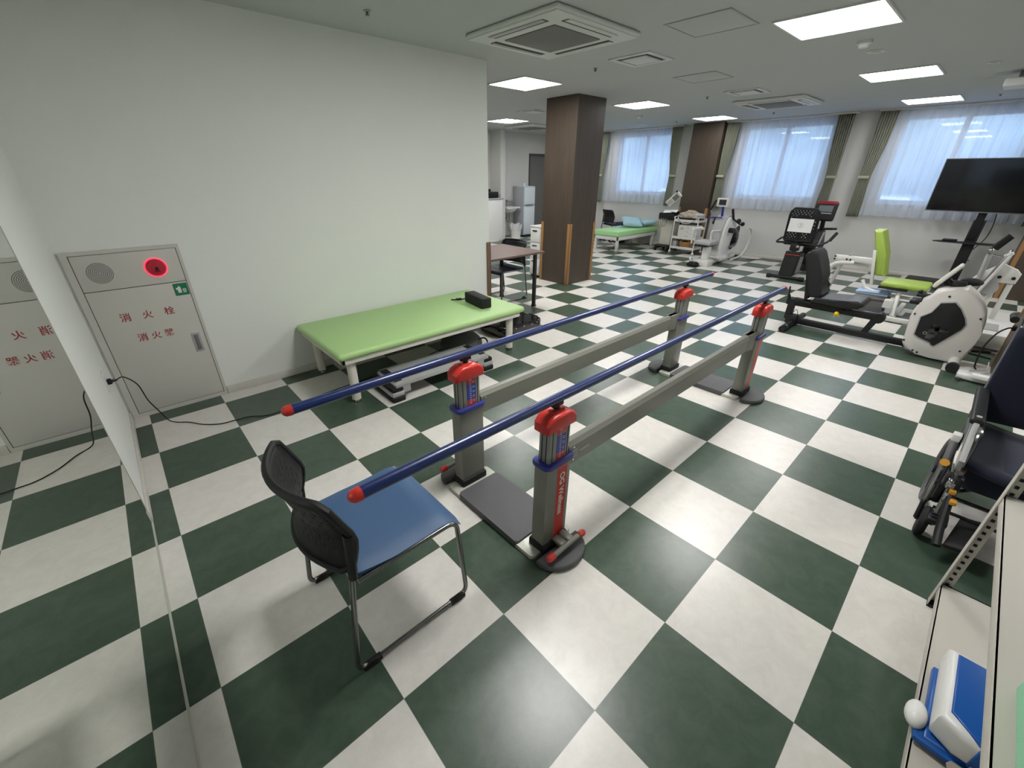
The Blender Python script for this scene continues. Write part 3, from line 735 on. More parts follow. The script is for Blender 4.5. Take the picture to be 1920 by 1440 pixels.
# ------------------------------------------------------------------ utility trolley and its load
t = Thing('utility_trolley', 'white three-tier wheeled trolley in front of the wooden half pillar', 'trolley', (9.5, .92, 0))
for i, z in enumerate((.105, .31, .655)):
    b = B(); b.box((9.32, .66, z), (9.68, 1.18, z+.012)); 
    for p, q in (((9.315, .655), (9.325, 1.185)), ((9.675, .655), (9.685, 1.185)), ((9.315, .655), (9.685, .665)), ((9.315, 1.175), (9.685, 1.185))): b.box((p[0], p[1], z-.004), (q[0], q[1], z+.045), .002)
    t.part('tray', b, M['whitem'])
for x in (9.32, 9.68):
    for y in (.66, 1.18):
        t.part('upright', B().cyl((x, y, .05), (x, y, .72), .013, 12), M['whitem'])
        t.part('caster', B().sph((x, y, .03), .030), M['white'])
t.part('push_handle', B().tube(fillet([(9.68, 1.18, .70), (9.68, 1.20, .74), (9.32, 1.20, .74), (9.32, 1.18, .70)], .03), .011, 10), M['whitem'])
t = Thing('drawer_box', 'white storage box with faded red print on the middle trolley shelf', 'box', (9.5, .9, .323))
t.part('body', B().box((9.345, .70, .324), (9.64, 1.08, .585), .006), M['white'])
b = B()
for z0, z1 in ((.33, .41), (.415, .495), (.50, .58)): b.box((9.338, .71, z0), (9.347, 1.07, z1), .003)
dr = t.part('drawer_front', b, M['whitem'])
b = B()
for k in range(3): b.box((9.336, .96, .50+k*.016), (9.3385, 1.05-.015*k, .510+k*.016))
t.part('red_print', b, mat('faded_red', (.6, .25, .22), .7), dr)
b = B()
for z in (.37, .455, .54): b.box((9.336, .84, z), (9.3385, .90, z+.008))
t.part('dark_print', b, M['mgrey'], dr)
# pile on the trolley
t = Thing('black_tray_box', 'black open box on the top trolley shelf under the towels', 'box', (9.5, .92, .67))
t.part('body', B().box((9.35, .70, .668), (9.65, 1.10, .735), .008), M['blk'])
def towel(c, r, h, seed, label, m, sx=1, sy=1.2):
    def f(u, v):
        a = 2*PI*u; e = math.sin(PI*(.04+.96*v)/1.0*.5+PI*.5*0)
        rad = r*math.cos(PI/2*v)**.6*(1+.30*noise.noise(Vector((math.cos(a)*2.2+seed, math.sin(a)*2.2, v*3))))
        return (c[0]+rad*math.cos(a)*sx, c[1]+rad*math.sin(a)*sy, c[2]+h*math.sin(PI/2*v)*(1+.25*noise.noise(Vector((math.cos(a)*3, math.sin(a)*3+seed, v*4)))))
    o = B().grid(f, 40, 14).build('towel', m, shift=c, angle=180); o.location = c
    return tag(o, label, 'towel', 'towels on the trolley')
towel((9.48, .92, .737), .17, .13, 1, 'crumpled beige towel topmost on the trolley', M['tan'], 1, .95)
towel((9.46, .76, .737), .13, .09, 5, 'rumpled pale grey towel at the right of the trolley top', M['towel'])
towel((9.50, 1.05, .737), .12, .09, 9, 'grey towel at the left of the trolley top', M['towel'])
tag(B().tube(smooth_path([(9.42, 1.16, .76), (9.31, 1.10, .70), (9.30, 1.0, .64), (9.30, .88, .63), (9.31, .76, .68), (9.36, .66, .75)], 8), .012, 8).build('hose', M['lgrey']), 'pale hose drooping over the front of the trolley top', 'hose')
t = Thing('basket', 'tan woven basket on the bottom trolley shelf', 'basket', (9.5, .92, .118))
b = B()
for k in range(7): b.torus((9.50, .92, .13+k*.018), (0, 0, 1), .12+.004*k, .009, 28, 6)
b.cyl((9.50, .92, .12), (9.50, .92, .128), .12, 28)
t.part('weave', b, M['basket'])
t.part('strap', B().tube(smooth_path([(9.38, 1.0, .24), (9.40, .94, .29), (9.44, .86, .28), (9.40, .80, .20)], 6), .012, 8), M['basket'])
tag(B().box((9.36, 1.07, .120), (9.60, 1.165, .25), .006).build('grey_carton', M['lgrey']), 'grey carton beside the basket on the bottom trolley shelf', 'box')

# ------------------------------------------------------------------ white arm-and-leg ergometer (far)
t = Thing('arm_ergometer', 'white upper body ergometer with tilted monitor and crank by the second window', 'exercise machine', (9.1, .05, 0))
t.part('base_rail', B().box((8.38, -.06, .01), (9.75, .10, .075), .015).box((8.36, -.10, .0), (8.62, .22, .10), .01), M['whitem'])
t.part('foot_pedal', B().box((8.20, .05, .01), (8.42, .22, .05), .008).box((8.21, .08, .05), (8.40, .20, .065), .004).cyl((8.30, .06, .06), (8.30, .22, .06), .012), M['blk'])
t.part('leveling_foot', B().cyl((8.32, .22, .06), (8.32, .22, .15), .008, 10).cyl((8.32, .22, .10), (8.32, .22, .14), .022), M['whitem'])
body = [(9.02, .06), (9.55, .06), (9.62, .35), (9.56, .60), (9.36, .80), (9.18, .83), (9.02, .76), (8.95, .62), (9.0, .40)]
body = [(8.86, .10), (9.50, .10), (9.56, .34), (9.50, .56), (9.34, .72), (9.16, .82), (9.02, .84), (8.92, .78), (8.86, .60), (8.80, .30)]
hs = t.part('housing', B().prism([(x, -.09, z) for x, z in body], (0, .20, 0), .035, 4), M['white'])
st = [(8.78, .26), (8.84, .62), (8.90, .80), (9.03, .865), (9.16, .845), (9.30, .76), (9.28, .73), (9.15, .81), (9.03, .83), (8.93, .77), (8.88, .60), (8.82, .26)]
t.part('grey_band', B().prism([(x, -.05, z) for x, z in st], (0, .20, 0), .008), M['lgrey'], hs)
def ell(c, ax, bx, ang, n=28):
    ca, sa = math.cos(ang), math.sin(ang)
    return [(c[0]+ax*math.cos(2*PI*k/n)*ca-bx*math.sin(2*PI*k/n)*sa, c[1], c[2]+ax*math.cos(2*PI*k/n)*sa+bx*math.sin(2*PI*k/n)*ca) for k in range(n)]
t.part('dark_panel', B().prism(ell((9.38, -.105, .44), .24, .11, math.radians(62)), (0, .02, 0)), M['blk'], hs)
t.part('crank_arm', B().tube(smooth_path([(9.03, -.14, .60), (9.20, -.15, .60), (9.34, -.15, .48), (9.30, -.15, .32), (9.12, -.15, .30)], 6), .035, 12, flat=.6), M['mgrey'], hs)
t.part('crank_hub', B().cyl((9.05, -.09, .60), (9.05, -.19, .60), .045).cyl((9.30, -.09, .40), (9.30, -.17, .40), .05), M['blk'], hs)
t.part('right_handle', B().tube([(9.10, -.10, .80), (9.02, -.08, .98)], .022, 12).tube([(9.10, -.10, .80), (9.26, -.18, .70)], .016, 10).sph((9.22, -.16, .76), .045).sph((9.34, -.2, .70), .04), M['blk'])
t.part('left_handle', B().tube([(9.45, .42, .72), (9.42, .50, .92)], .017, 10), M['tan'])
t.part('left_grip', B().tube([(9.42, .51, .90), (9.40, .42, 1.10)], .019, 12).tube([(9.46, .45, .76), (9.50, .34, .70)], .03, 10).sph((9.48, .40, .68), .045), M['blk'])
t.part('neck', B().tube([(9.0, .08, .82), (8.98, .09, 1.02)], .022, 14), M['bluepole'])
t.part('blue_clip', B().tube([(8.86, .02, .83), (8.88, .28, .815)], .012, 10), M['bluepole'])
mo = t.part('monitor', B().box((8.94, -.01, 1.01), (8.97, .21, 1.165), .012, seg=3), M['cream'])
t.part('monitor_screen', B().box((8.936, .035, 1.04), (8.941, .165, 1.135)), M['screen'], mo)
b = B(); b.tube(fillet([(9.16, -.20, .05), (9.66, -.22, .08), (9.86, -.22, .30), (9.86, -.22, .58), (9.60, -.22, .62)], .18, 10), .020, 12)
t.part('frame_loop', b, M['whitem'])
sp = t.part('seat_post', B().box((8.52, .0, .06), (8.66, .12, .33), .02), M['whitem'])
t.part('seat', padded(B(), (8.42, -.05, .36), (8.78, .26, .44), .03), M['lgrey'])
t.part('seat_edge', B().box((8.40, .02, .335), (8.74, .24, .362), .01), M['blk'])
for y in (.34, -.02):
    t.part('armrest', B().tube(fillet([(8.58, y+.04, .36), (8.50, y+.02, .62), (8.92, y, .60)], .05), .017, 12), M['whitem'])
t.part('arm_pad', B().tube([(8.50, .36, .63), (8.84, .34, .615)], .028, 14), M['white'])
t.part('footrest', B().cyl((8.75, -.12, .12), (8.75, .16, .12), .022).box((8.80, -.16, .05), (9.12, .0, .16), .03), M['white'])
t.part('wheel', B().cyl((9.74, -.10, .035), (9.74, -.05, .035), .035), M['blkr'])
tag(B().tube(smooth_path([(9.74, -.30, .012), (9.82, -.45, .010), (9.90, -.52, .010), (9.86, -.70, .010), (10.0, -.85, .010)], 6), .012, 8).build('floor_cable', M['mgrey']), 'short grey cable on the floor against the window wall right of the white ergometer', 'cable')

# ------------------------------------------------------------------ black recumbent exercise bike
t = Thing('recumbent_bike', 'black recumbent exercise bike with mesh backrest and red-topped console', 'exercise bike', (8.7, -1.45, 0))
def bk(u, v):
    s = -1+2*u; zz = .60+.485*v; rc = 0
    w = .205 if v < .8 else .205*math.sqrt(max(.25, 1-((v-.8)/.2)**2*.45))
    return (8.46-.05*v-.03*(1-s*s)+.05, -1.405+s*w-.06*(0), zz)
bm = perforated(bk, .05, .95, .04, .96, 15, 17, .034, .030, skip=lambda u, v: (.10 < u < .90 and .27 < v < .72) or (.38 < u < .62 and v < .3) or (.3 < u < .7 and .70 < v < .82))
bb = B(); bb.bm.free(); bb.bm = bm
br = t.part('backrest', bb, M['blk'], mods=[('SOLIDIFY', dict(thickness=.012, offset=0))], angle=50)
b = B(); b.tube([bk(0, v/10) for v in range(11)]+[bk(u/12, 1) for u in range(1, 13)]+[bk(1, 1-v/10) for v in range(1, 11)]+[bk(1-u/12, 0) for u in range(1, 12)], .015, 8, closed=True)
t.part('backrest_rim', b, M['blk'], br)
t.part('seat', padded(B(), (8.50, -1.62, .52), (8.90, -1.20, .60), .03), M['blkr'])
t.part('side_handle', B().tube(fillet([(8.50, -1.30, .56), (8.42, -1.12, .56), (8.60, -1.12, .60), (8.80, -1.12, .61)], .05), .016, 12).tube(fillet([(8.50, -1.50, .56), (8.42, -1.72, .56), (8.62, -1.78, .60), (8.86, -1.80, .66)], .05), .016, 12), M['blk'])
t.part('handle_grip', B().tube([(8.74, -1.79, .62), (8.88, -1.82, .72)], .024, 12), M['blkr'])
t.part('spine', B().tube([(8.48, -1.40, .92), (8.50, -1.40, .42)], .030, 12).box((8.42, -1.46, .44), (8.62, -1.34, .56), .02), M['blk'])
t.part('adjust_knob', B().sph((8.43, -1.45, .515), .022).box((8.40, -1.53, .45), (8.46, -1.49, .53), .006), M['lgrey'])
sh = [(8.30, .04), (8.52, .04), (8.60, .44), (8.40, .46), (8.34, .36)]
rs = t.part('rear_shroud', B().prism([(x, -1.52, z) for x, z in [(8.36, .05), (8.66, .05), (8.70, .40), (8.42, .44)]], (0, .22, 0), .03, 3), M['blk'])
t.part('red_accent', B().box((8.395, -1.525, .380), (8.42, -1.295, .388), .002), M['redp'], rs)
t.part('grey_side', B().prism([(x, -1.528, z) for x, z in [(8.44, .10), (8.64, .10), (8.66, .34), (8.48, .36)]], (0, .01, 0)), M['mgrey'], rs)
t.part('rear_stabiliser', B().tube([(8.30, -1.20, .035), (8.34, -1.66, .035)], .026, 12), M['blk'])
t.part('stabiliser_cap', B().tube([(8.295, -1.16, .035), (8.30, -1.22, .035)], .034, 12).tube([(8.335, -1.62, .035), (8.345, -1.70, .035)], .034, 12), M['blkr'])
t.part('rail', B().box((8.60, -1.50, .08), (9.20, -1.38, .18), .02), M['blk'])
fh = t.part('front_housing', B().prism([(x, -1.56, z) for x, z in [(9.0, .06), (9.55, .06), (9.60, .45), (9.38, .72), (9.16, .70), (8.98, .45)]], (0, .20, 0), .04, 3), M['blk'])
t.part('silver_trim', B().prism([(x, -1.568, z) for x, z in [(9.06, .44), (9.16, .44), (9.32, .68), (9.24, .69)]], (0, .01, 0)), M['lgrey'], fh)
t.part('pedal', B().box((9.12, -1.68, .30), (9.26, -1.59, .33), .008).tube([(9.19, -1.56, .38), (9.19, -1.60, .315)], .012), M['blk'])
t.part('console_mast', B().tube([(9.34, -1.50, .66), (9.24, -1.50, .92)], .035, 12), M['blk'])
Mc = Matrix.Translation((9.22, -1.495, 1.02)) @ Matrix.Rotation(math.radians(12), 4, 'Y')
cn = t.part('console', B().box((-.03, -.155, -.16), (.03, .155, .14), .045, Mc, 4), M['blk'])
t.part('console_top', B().box((-.035, -.145, .09), (.035, .145, .148), .02, Mc, 3), mat('dark_red_plastic', (.28, .012, .025), .3), cn)
t.part('console_screen', B().box((-.036, -.10, -.02), (-.028, .10, .078), 0, Mc), M['lcd'], cn)
t.part('console_strip', B().box((-.036, -.10, -.05), (-.029, .10, -.035), 0, Mc), M['lgrey'], cn)
t.part('console_grip', B().tube(fillet([(9.20, -1.54, .74), (9.12, -1.72, .76), (9.02, -1.76, .77)], .04), .018, 12), M['blk'])
tg = Thing('number_card', 'white card with circled 2 hung on the mesh backrest', 'sign', (8.40, -1.40, .84))
tg.part('card', B().box((8.428, -1.565, .735), (8.432, -1.235, .935), 0), M['paper'])
tg.part('number_ring', B().torus((8.4275, -1.40, .835), (1, 0, 0), .034, .0022, 28, 5), M['mgrey'])
tg.text('number', '2', .052, M['mgrey'], frame((8.4275, -1.40, .836), (0, -1, 0), (0, 0, 1)))
tg.e.rotation_euler = (0, 0, 0)

# ------------------------------------------------------------------ television and its stand
t = Thing('television_stand', 'black column stand with a narrow tray under the television', 'stand', (9.7, -3.3, 0))
t.part('column', B().box((9.60, -3.38, .05), (9.68, -3.25, .98), .01), M['blk']); t.part('upper_column', B().box((9.58, -3.355, .70), (9.62, -3.265, 1.30), .008), M['blk'])
t.part('base_slab', B().box((9.40, -3.85, .01), (10.0, -2.78, .06), .02), M['blk'])
t.part('stand_foot', B().box((9.2, -3.42, .0), (9.75, -3.20, .05), .01), M['blk'])
t.part('tray', B().prism([(9.42, -3.62, .665), (9.42, -3.02, .665), (9.48, -2.92, .665), (9.62, -3.0, .665), (9.62, -3.58, .665)], (0, 0, .014), .003), M['blk'])
t.part('tray_box', B().box((9.46, -3.18, .68), (9.58, -3.02, .71), .01), M['blk'])
t.part('hanging_cable', B().tube(smooth_path([(9.80, -3.42, 1.15), (9.80, -3.46, .95), (9.82, -3.45, .72), (9.80, -3.36, .52), (9.80, -3.33, .42), (9.80, -3.40, .40)], 8), .006, 6), M['blk'])
t = Thing('television', 'large black flat television at the right edge in front of the window', 'television', (9.5, -3.31, 1.10))
t.part('screen_body', B().box((9.47, -3.93, 1.085), (9.53, -2.69, 1.775), .006), M['blk'])
t.part('screen', B().box((9.466, -3.92, 1.10), (9.471, -2.70, 1.765)), M['blkg'])
t.part('bezel', B().box((9.463, -3.93, 1.085), (9.469, -2.69, 1.097), .001).box((9.463, -2.70, 1.085), (9.469, -2.69, 1.775), .001).box((9.463, -3.93, 1.766), (9.469, -2.69, 1.775), .001), M['mgrey'])
t.part('mount_bracket', B().box((9.52, -3.45, 1.15), (9.60, -3.17, 1.5), .01), M['blk'])

# ------------------------------------------------------------------ black and white recumbent stepper
t = Thing('recumbent_ergometer', 'black railed ergometer with sculpted seat and large white wheel housing', 'exercise machine', (5.8, -2.9, 0))
X0 = 5.80
t.part('lower_rail', B().box((X0-.035, -3.32, .03), (X0+.035, -2.27, .09), .008), M['blk'])
t.part('upper_rail', B().box((X0-.03, -3.0, .225), (X0+.04, -2.16, .295), .015), M['blk'])
t.part('rail_insert', B().box((X0-.02, -2.98, .294), (X0+.03, -2.50, .299), .001), M['steel'])
t.part('rear_upright', B().box((X0-.035, -2.255, .06), (X0+.035, -2.185, .27), .012), M['blk'])
t.part('front_upright', B().prism([(X0-.03, -2.955, .05), (X0-.03, -2.90, .05), (X0-.03, -2.965, .27), (X0-.03, -3.03, .27)], (0, 0, 0) if 0 else (.065, 0, 0), .008), M['blk'])
t.part('rail_end_cap', B().cyl((X0-.04, -3.01, .255), (X0+.05, -3.01, .255), .05, 20), M['blk'])
t.part('rear_foot', B().cyl((5.42, -2.285, .035), (6.18, -2.285, .035), .032, 16), M['blk'])
t.part('foot_ring', B().cyl((5.50, -2.285, .035), (5.53, -2.285, .035), .034, 16), M['steel'])
t.part('foot_clamp', B().box((X0-.06, -2.33, .02), (X0+.06, -2.21, .12), .015), M['blk'])
# seat
b = B(); n_ = 10
prof_b = [(-2.36, .355), (-2.30, .58), (-2.235, .80), (-2.25, .835), (-2.30, .845), (-2.335, .815), (-2.385, .70), (-2.41, .64), (-2.438, .58), (-2.435, .50), (-2.44, .45), (-2.49, .405), (-2.47, .36)]
b.prism([(5.72, y, z) for y, z in prof_b], (.34, 0, 0), .03, 4)
sb = t.part('seat_back', b, M['blkr'], angle=50)
t.part('back_shell', B().prism([(5.76, y, z) for y, z in [(-2.33, .30), (-2.27, .60), (-2.205, .78), (-2.225, .815), (-2.262, .80), (-2.36, .33)]], (.26, 0, 0), .010), M['blk'], sb)
t.part('seat_pan', B().prism([(5.70, y, z) for y, z in [(-2.40, .31), (-2.44, .375), (-2.60, .365), (-2.70, .365), (-2.80, .395), (-2.85, .39), (-2.87, .36), (-2.82, .315), (-2.66, .295)]], (.38, 0, 0), .02, 3), M['blkr'])
t.part('seat_cushion', B().prism([(5.71, y, z) for y, z in [(-2.48, .372), (-2.60, .363), (-2.70, .363), (-2.80, .393), (-2.85, .384), (-2.80, .404), (-2.70, .382), (-2.60, .378)]], (.36, 0, 0), .004), mat('grey_vinyl', (.075, .08, .09), .45, bump=.3))
t.part('seat_slider', B().prism([(X0-.05, y, z) for y, z in [(-2.24, .27), (-2.24, .31), (-2.66, .295), (-2.72, .27)]], (.10, 0, 0), .006), M['blk'])
t.part('release_lever', B().cyl((5.74, -2.185, .30), (5.72, -2.17, .44), .008, 8).cyl((5.745, -2.19, .29), (5.735, -2.18, .345), .016, 10), M['blk'])
t.part('yellow_knob', B().sph((5.74, -2.665, .235), .022).box((5.735, -2.69, .205), (5.75, -2.645, .235), .004), M['yellowp'])
t.part('dangling_clip', B().tube(smooth_path([(5.74, -2.25, .24), (5.73, -2.27, .16), (5.73, -2.30, .20), (5.72, -2.33, .14)], 6), .003, 6).box((5.71, -2.335, .11), (5.73, -2.32, .15), .003), M['blk'])
# white housing
outl = [(-3.252, .237), (-3.236, .36), (-3.242, .435), (-3.285, .492), (-3.307, .55), (-3.325, .618), (-3.36, .640), (-3.425, .652), (-3.483, .664), (-3.523, .680), (-3.594, .632), (-3.657, .566), (-3.697, .50), (-3.723, .415), (-3.732, .320), (-3.725, .215), (-3.712, .09), (-3.69, .025), (-3.62, .012), (-3.49, .02), (-3.385, .03), (-3.30, .05), (-3.262, .11)]
hs = t.part('wheel_housing', B().prism([(5.61, y, z) for y, z in outl], (.26, 0, 0), .028, 4), mat('warm_white_plastic', (.62, .595, .565), .4), angle=45)
dk = [(-3.398, .530), (-3.486, .552), (-3.536, .507), (-3.589, .430), (-3.610, .378), (-3.600, .33), (-3.540, .235), (-3.483, .144), (-3.46, .148), (-3.448, .172), (-3.36, .193), (-3.322, .215), (-3.312, .383), (-3.372, .437)]
rc = [(y+(y+3.46)*.06, z+(z-.36)*.06) for y, z in dk]
t.part('window_recess', B().prism([(5.604, y, z) for y, z in rc], (.012, 0, 0), .003), M['lgrey'], hs)
t.part('dark_window', B().prism([(5.597, y, z) for y, z in dk], (.016, 0, 0), .003), M['blk'], hs)
t.part('inner_bracket', B().box((5.594, -3.47, .20), (5.598, -3.40, .33), .001).box((5.594, -3.53, .28), (5.598, -3.44, .31), .001).cyl((5.592, -3.46, .20), (5.598, -3.46, .20), .018, 16), M['blkg'], hs)
t.text('lettering', 'OG', .038, M['lgrey'], frame((5.5965, -3.40, .243), (0, -1, 0), (0, 0, 1)), parent=hs)
for y, z in ((-3.43, .598), (-3.262, .40), (-3.68, .45), (-3.66, .14), (-3.27, .14), (-3.285, .075), (-3.36, .06), (-3.395, .05)):
    t.part('bolt', B().cyl((5.601, y, z), (5.612, y, z), .008, 12), M['blk'], hs)
t.part('base_foot', B().cyl((5.42, -3.66, .045), (6.05, -3.66, .045), .038, 20), M['whitem'])
t.part('foot_cap', B().cyl((5.37, -3.66, .042), (5.43, -3.66, .042), .043, 20), M['blkr'])
t.part('pedal', B().tube([(5.90, -3.26, .50), (6.05, -3.24, .52)], .016).box((5.92, -3.27, .42), (6.10, -3.17, .46), .01).box((5.90, -3.30, .50), (5.98, -3.20, .53), .008).sph((5.95, -3.22, .54), .022), M['blk'])
Mk = frame((5.86, -3.355, .735), (0, -.50, .866), (-1, 0, 0))
cs = t.part('console', B().box((-.125, -.09, -.016), (.125, .09, .016), .014, Mk, 4), M['cream'])
t.part('console_mount', B().tube([(5.86, -3.37, .70), (5.84, -3.44, .64)], .022, 10).box((5.80, -3.50, .63), (5.90, -3.40, .70), .012), M['blk'])
t.part('handlebar_bag', B().sph((5.95, -3.52, .69), .05, (1.4, 1.6, .7)), M['blkr'])
# ------------------------------------------------------------------ green padded machine
t = Thing('seated_leg_machine', 'white framed training machine with yellow-green seat and backrest', 'exercise machine', (7.4, -2.7, 0))
t.part('back_pad', B().prism([(7.26, y, z) for y, z in [(-2.675, .42), (-2.765, .42), (-2.70, .68), (-2.59, .95), (-2.50, .95)]], (.34, 0, 0), .035, 4), M['green2'])
t.part('seat_pad', B().box((7.05, -3.22, .335), (7.48, -2.78, .40), .028, seg=4), M['green2'])
t.part('seat_shell', B().box((7.04, -3.05, .318), (7.46, -2.77, .338), .006), M['blk'])
t.part('back_frame', B().prism([(7.25, -2.66, .30), (7.25, -2.69, .30), (7.25, -2.60, .72), (7.25, -2.565, .72)], (.06, 0, 0), .004).tube(fillet([(7.28, -2.57, .35), (7.26, -2.62, .26), (7.20, -2.80, .22), (7.20, -3.1, .22)], .05), .020, 12), M['whitem'])
bm_ = t.part('cross_beam', B().box((7.28, -2.62, .55), (7.36, -2.19, .615), .006), M['whitem'])
b = B()
for y, z in ((-2.20, .60), (-2.20, .565), (-2.33, .575), (-2.37, .575)): b.cyl((7.27, y, z), (7.285, y, z), .011, 10)
t.part('beam_bolt', b, M['blk'], bm_)
t.part('beam_lever', B().tube([(7.30, -2.34, .615), (7.30, -2.38, .66)], .01), M['lgrey'], bm_)
t.part('bent_leg', B().tube(fillet([(7.30, -2.42, .54), (7.30, -2.20, .52), (7.36, -2.08, .10), (7.36, -2.07, .03)], .10, 8), .030, 14), M['whitem'])
t.part('second_leg', B().tube(fillet([(7.38, -2.56, .50), (7.38, -2.28, .54), (7.45, -2.20, .10), (7.45, -2.19, .03)], .08, 8), .024, 14), M['whitem'])
t.part('base_rail', B().box((6.76, -3.38, .01), (6.82, -1.95, .06), .008).box((6.79, -2.12, .0), (7.6, -2.04, .05), .01).box((6.79, -3.05, .01), (7.75, -3.0, .05), .008), M['whitem'])
t.part('upright_strut', B().tube([(6.85, -3.02, .05), (7.10, -2.98, .28)], .024, 12).box((6.83, -2.99, .14), (6.90, -2.90, .24), .01), M['whitem'])
t.part('foot_mat', B().box((6.86, -3.44, .01), (7.30, -3.10, .03), .004), M['dgrey'])
t.part('weight_cover', B().box((6.95, -2.92, .19), (7.35, -2.58, .205), .004), mat('taupe_panel', (.13, .115, .105), .5))
t.part('cover_leg', B().box((6.98, -2.90, 0), (7.02, -2.60, .19), .004).box((7.28, -2.90, 0), (7.32, -2.60, .19), .004), M['mgrey'])
o = B().grid(lambda u, v: (7.12+.30*u, -2.56-.34*v, .232+.012*math.sin(u*3)*math.sin(v*4)+.01*v), 10, 10).build('paper_sheet', M['bluepaper'], mods=[('SOLIDIFY', dict(thickness=.002))])
tag(o, 'pale blue sheet lying beside the yellow-green seat', 'paper')
B().box((7.13, -2.89, .206), (7.40, -2.57, .231), .004).build('clipboard', M['bluepaper'], o)

# ------------------------------------------------------------------ white lever machine (right)
t = Thing('lever_machine', 'white stepping machine with long silver levers and black grips at the right', 'exercise machine', (7.2, -3.75, 0))
x = 6.9
t.part('base_frame', B().box((6.35, -4.05, .02), (7.65, -3.45, .14), .015), M['whitem'])
t.part('step_tray', B().box((6.25, -3.98, .10), (6.95, -3.52, .19), .012), M['white'])
t.part('base_slot', B().box((6.40, -3.86, .19), (6.70, -3.62, .196)), M['lgrey'])
for y in (-3.70, -3.80):
    t.part('upright', B().box((7.02, y-.022, .12), (7.10, y+.022, .60), .006), M['whitem'])
pl = t.part('pivot_plate', B().prism([(6.99, -3.50, .55), (6.99, -3.83, .56), (6.99, -3.84, .66), (6.99, -3.80, .70), (6.99, -3.68, .75), (6.99, -3.56, .64)], (.05, 0, 0), .01), M['whitem'])
for y in (-3.70, -3.80): t.part('bolt', B().cyl((6.975, y, .615), (6.992, y, .615), .016, 12), M['blk'], pl)
t.part('pivot_drum', B().cyl((6.96, -3.66, .50), (7.12, -3.66, .50), .075, 24), M['lgrey'])
t.part('main_lever', B().box((-.025, -.012, 0), (.025, .012, .50), .006, frame((6.9, -3.585, .40), (1, 0, 0), (0, 0, 1)) @ Matrix.Rotation(math.radians(0), 4, 'X') if 0 else Matrix.Translation((6.9, -3.575, .41)) @ Matrix.Rotation(math.radians(13), 4, 'X')), M['lever'])
t.part('lever_rail', B().tube([(6.88, -3.592, .42), (6.88, -3.70, .87)], .014, 10).tube([(6.88, -3.70, .87), (6.90, -3.665, .83)], .02, 10), M['whitem'])
t.part('second_lever', B().tube([(6.95, -3.57, .40), (6.95, -3.548, .84)], .022, 12), M['lgrey'])
t.part('lever_joint', B().cyl((6.93, -3.545, .84), (6.93, -3.545, .90), .02).sph((6.93, -3.548, .87), .026), M['steel'])
t.part('grip', B().tube([(6.93, -3.55, .90), (6.93, -3.625, 1.03)], .020, 12), M['blkr'])
t.part('grip', B().tube([(6.98, -3.575, .88), (6.98, -3.645, 1.01)], .020, 12), M['blkr'])
t.part('tie_rod', B().tube([(6.95, -3.56, .83), (6.95, -3.64, .82)], .006, 8), M['steel'])
t.part('hinge_block', B().box((6.86, -3.60, .36), (7.0, -3.53, .44), .012), M['white'])

# ------------------------------------------------------------------ white footboard by the pillar + cables
t = Thing('floor_board', 'white low board on the floor in front of the wooden pillar', 'board', (5.2, -3.75, 0))
t.part('board', B().box((5.24, -3.96, .01), (5.46, -3.70, .05), .006), M['white']); t.part('raised_edge', B().box((5.19, -3.99, .05), (5.26, -3.78, .085), .006), M['white'])
t.part('foot', B().cyl((5.20, -3.72, .0), (5.20, -3.72, .03), .018, 12), M['steeld'])
t = Thing('charging_cable', 'black charging cable curling from the wooden pillar to the floor', 'cable', (5.4, -3.8, 0))
t.part('cable', B().tube(smooth_path([(5.60, -3.893, .42), (5.52, -3.85, .43), (5.45, -3.80, .38), (5.42, -3.77, .25), (5.42, -3.78, .10), (5.44, -3.80, .06)], 8), .006, 8), M['blk'])
t.part('plug', B().box((5.58, -3.899, .40), (5.63, -3.875, .44), .006), M['blk'])
tag(B().tube(smooth_path([(5.60, -3.86, .10), (5.50, -3.86, .055), (5.40, -3.78, .058), (5.32, -3.76, .058), (5.33, -3.82, .058), (5.44, -3.88, .058)], 8), .004, 6).build('white_cable', M['white']), 'thin white cable looped on the white floor board', 'cable')
tag(B().tube([(5.95, -3.74, .08), (5.95, -3.86, .10)], .018, 10).tube([(5.95, -3.70, .05), (5.90, -3.88, .05)], .008, 8).build('hand_tool', M['blk']), 'black rod lying behind the white wheel housing by the pillar', 'rod')

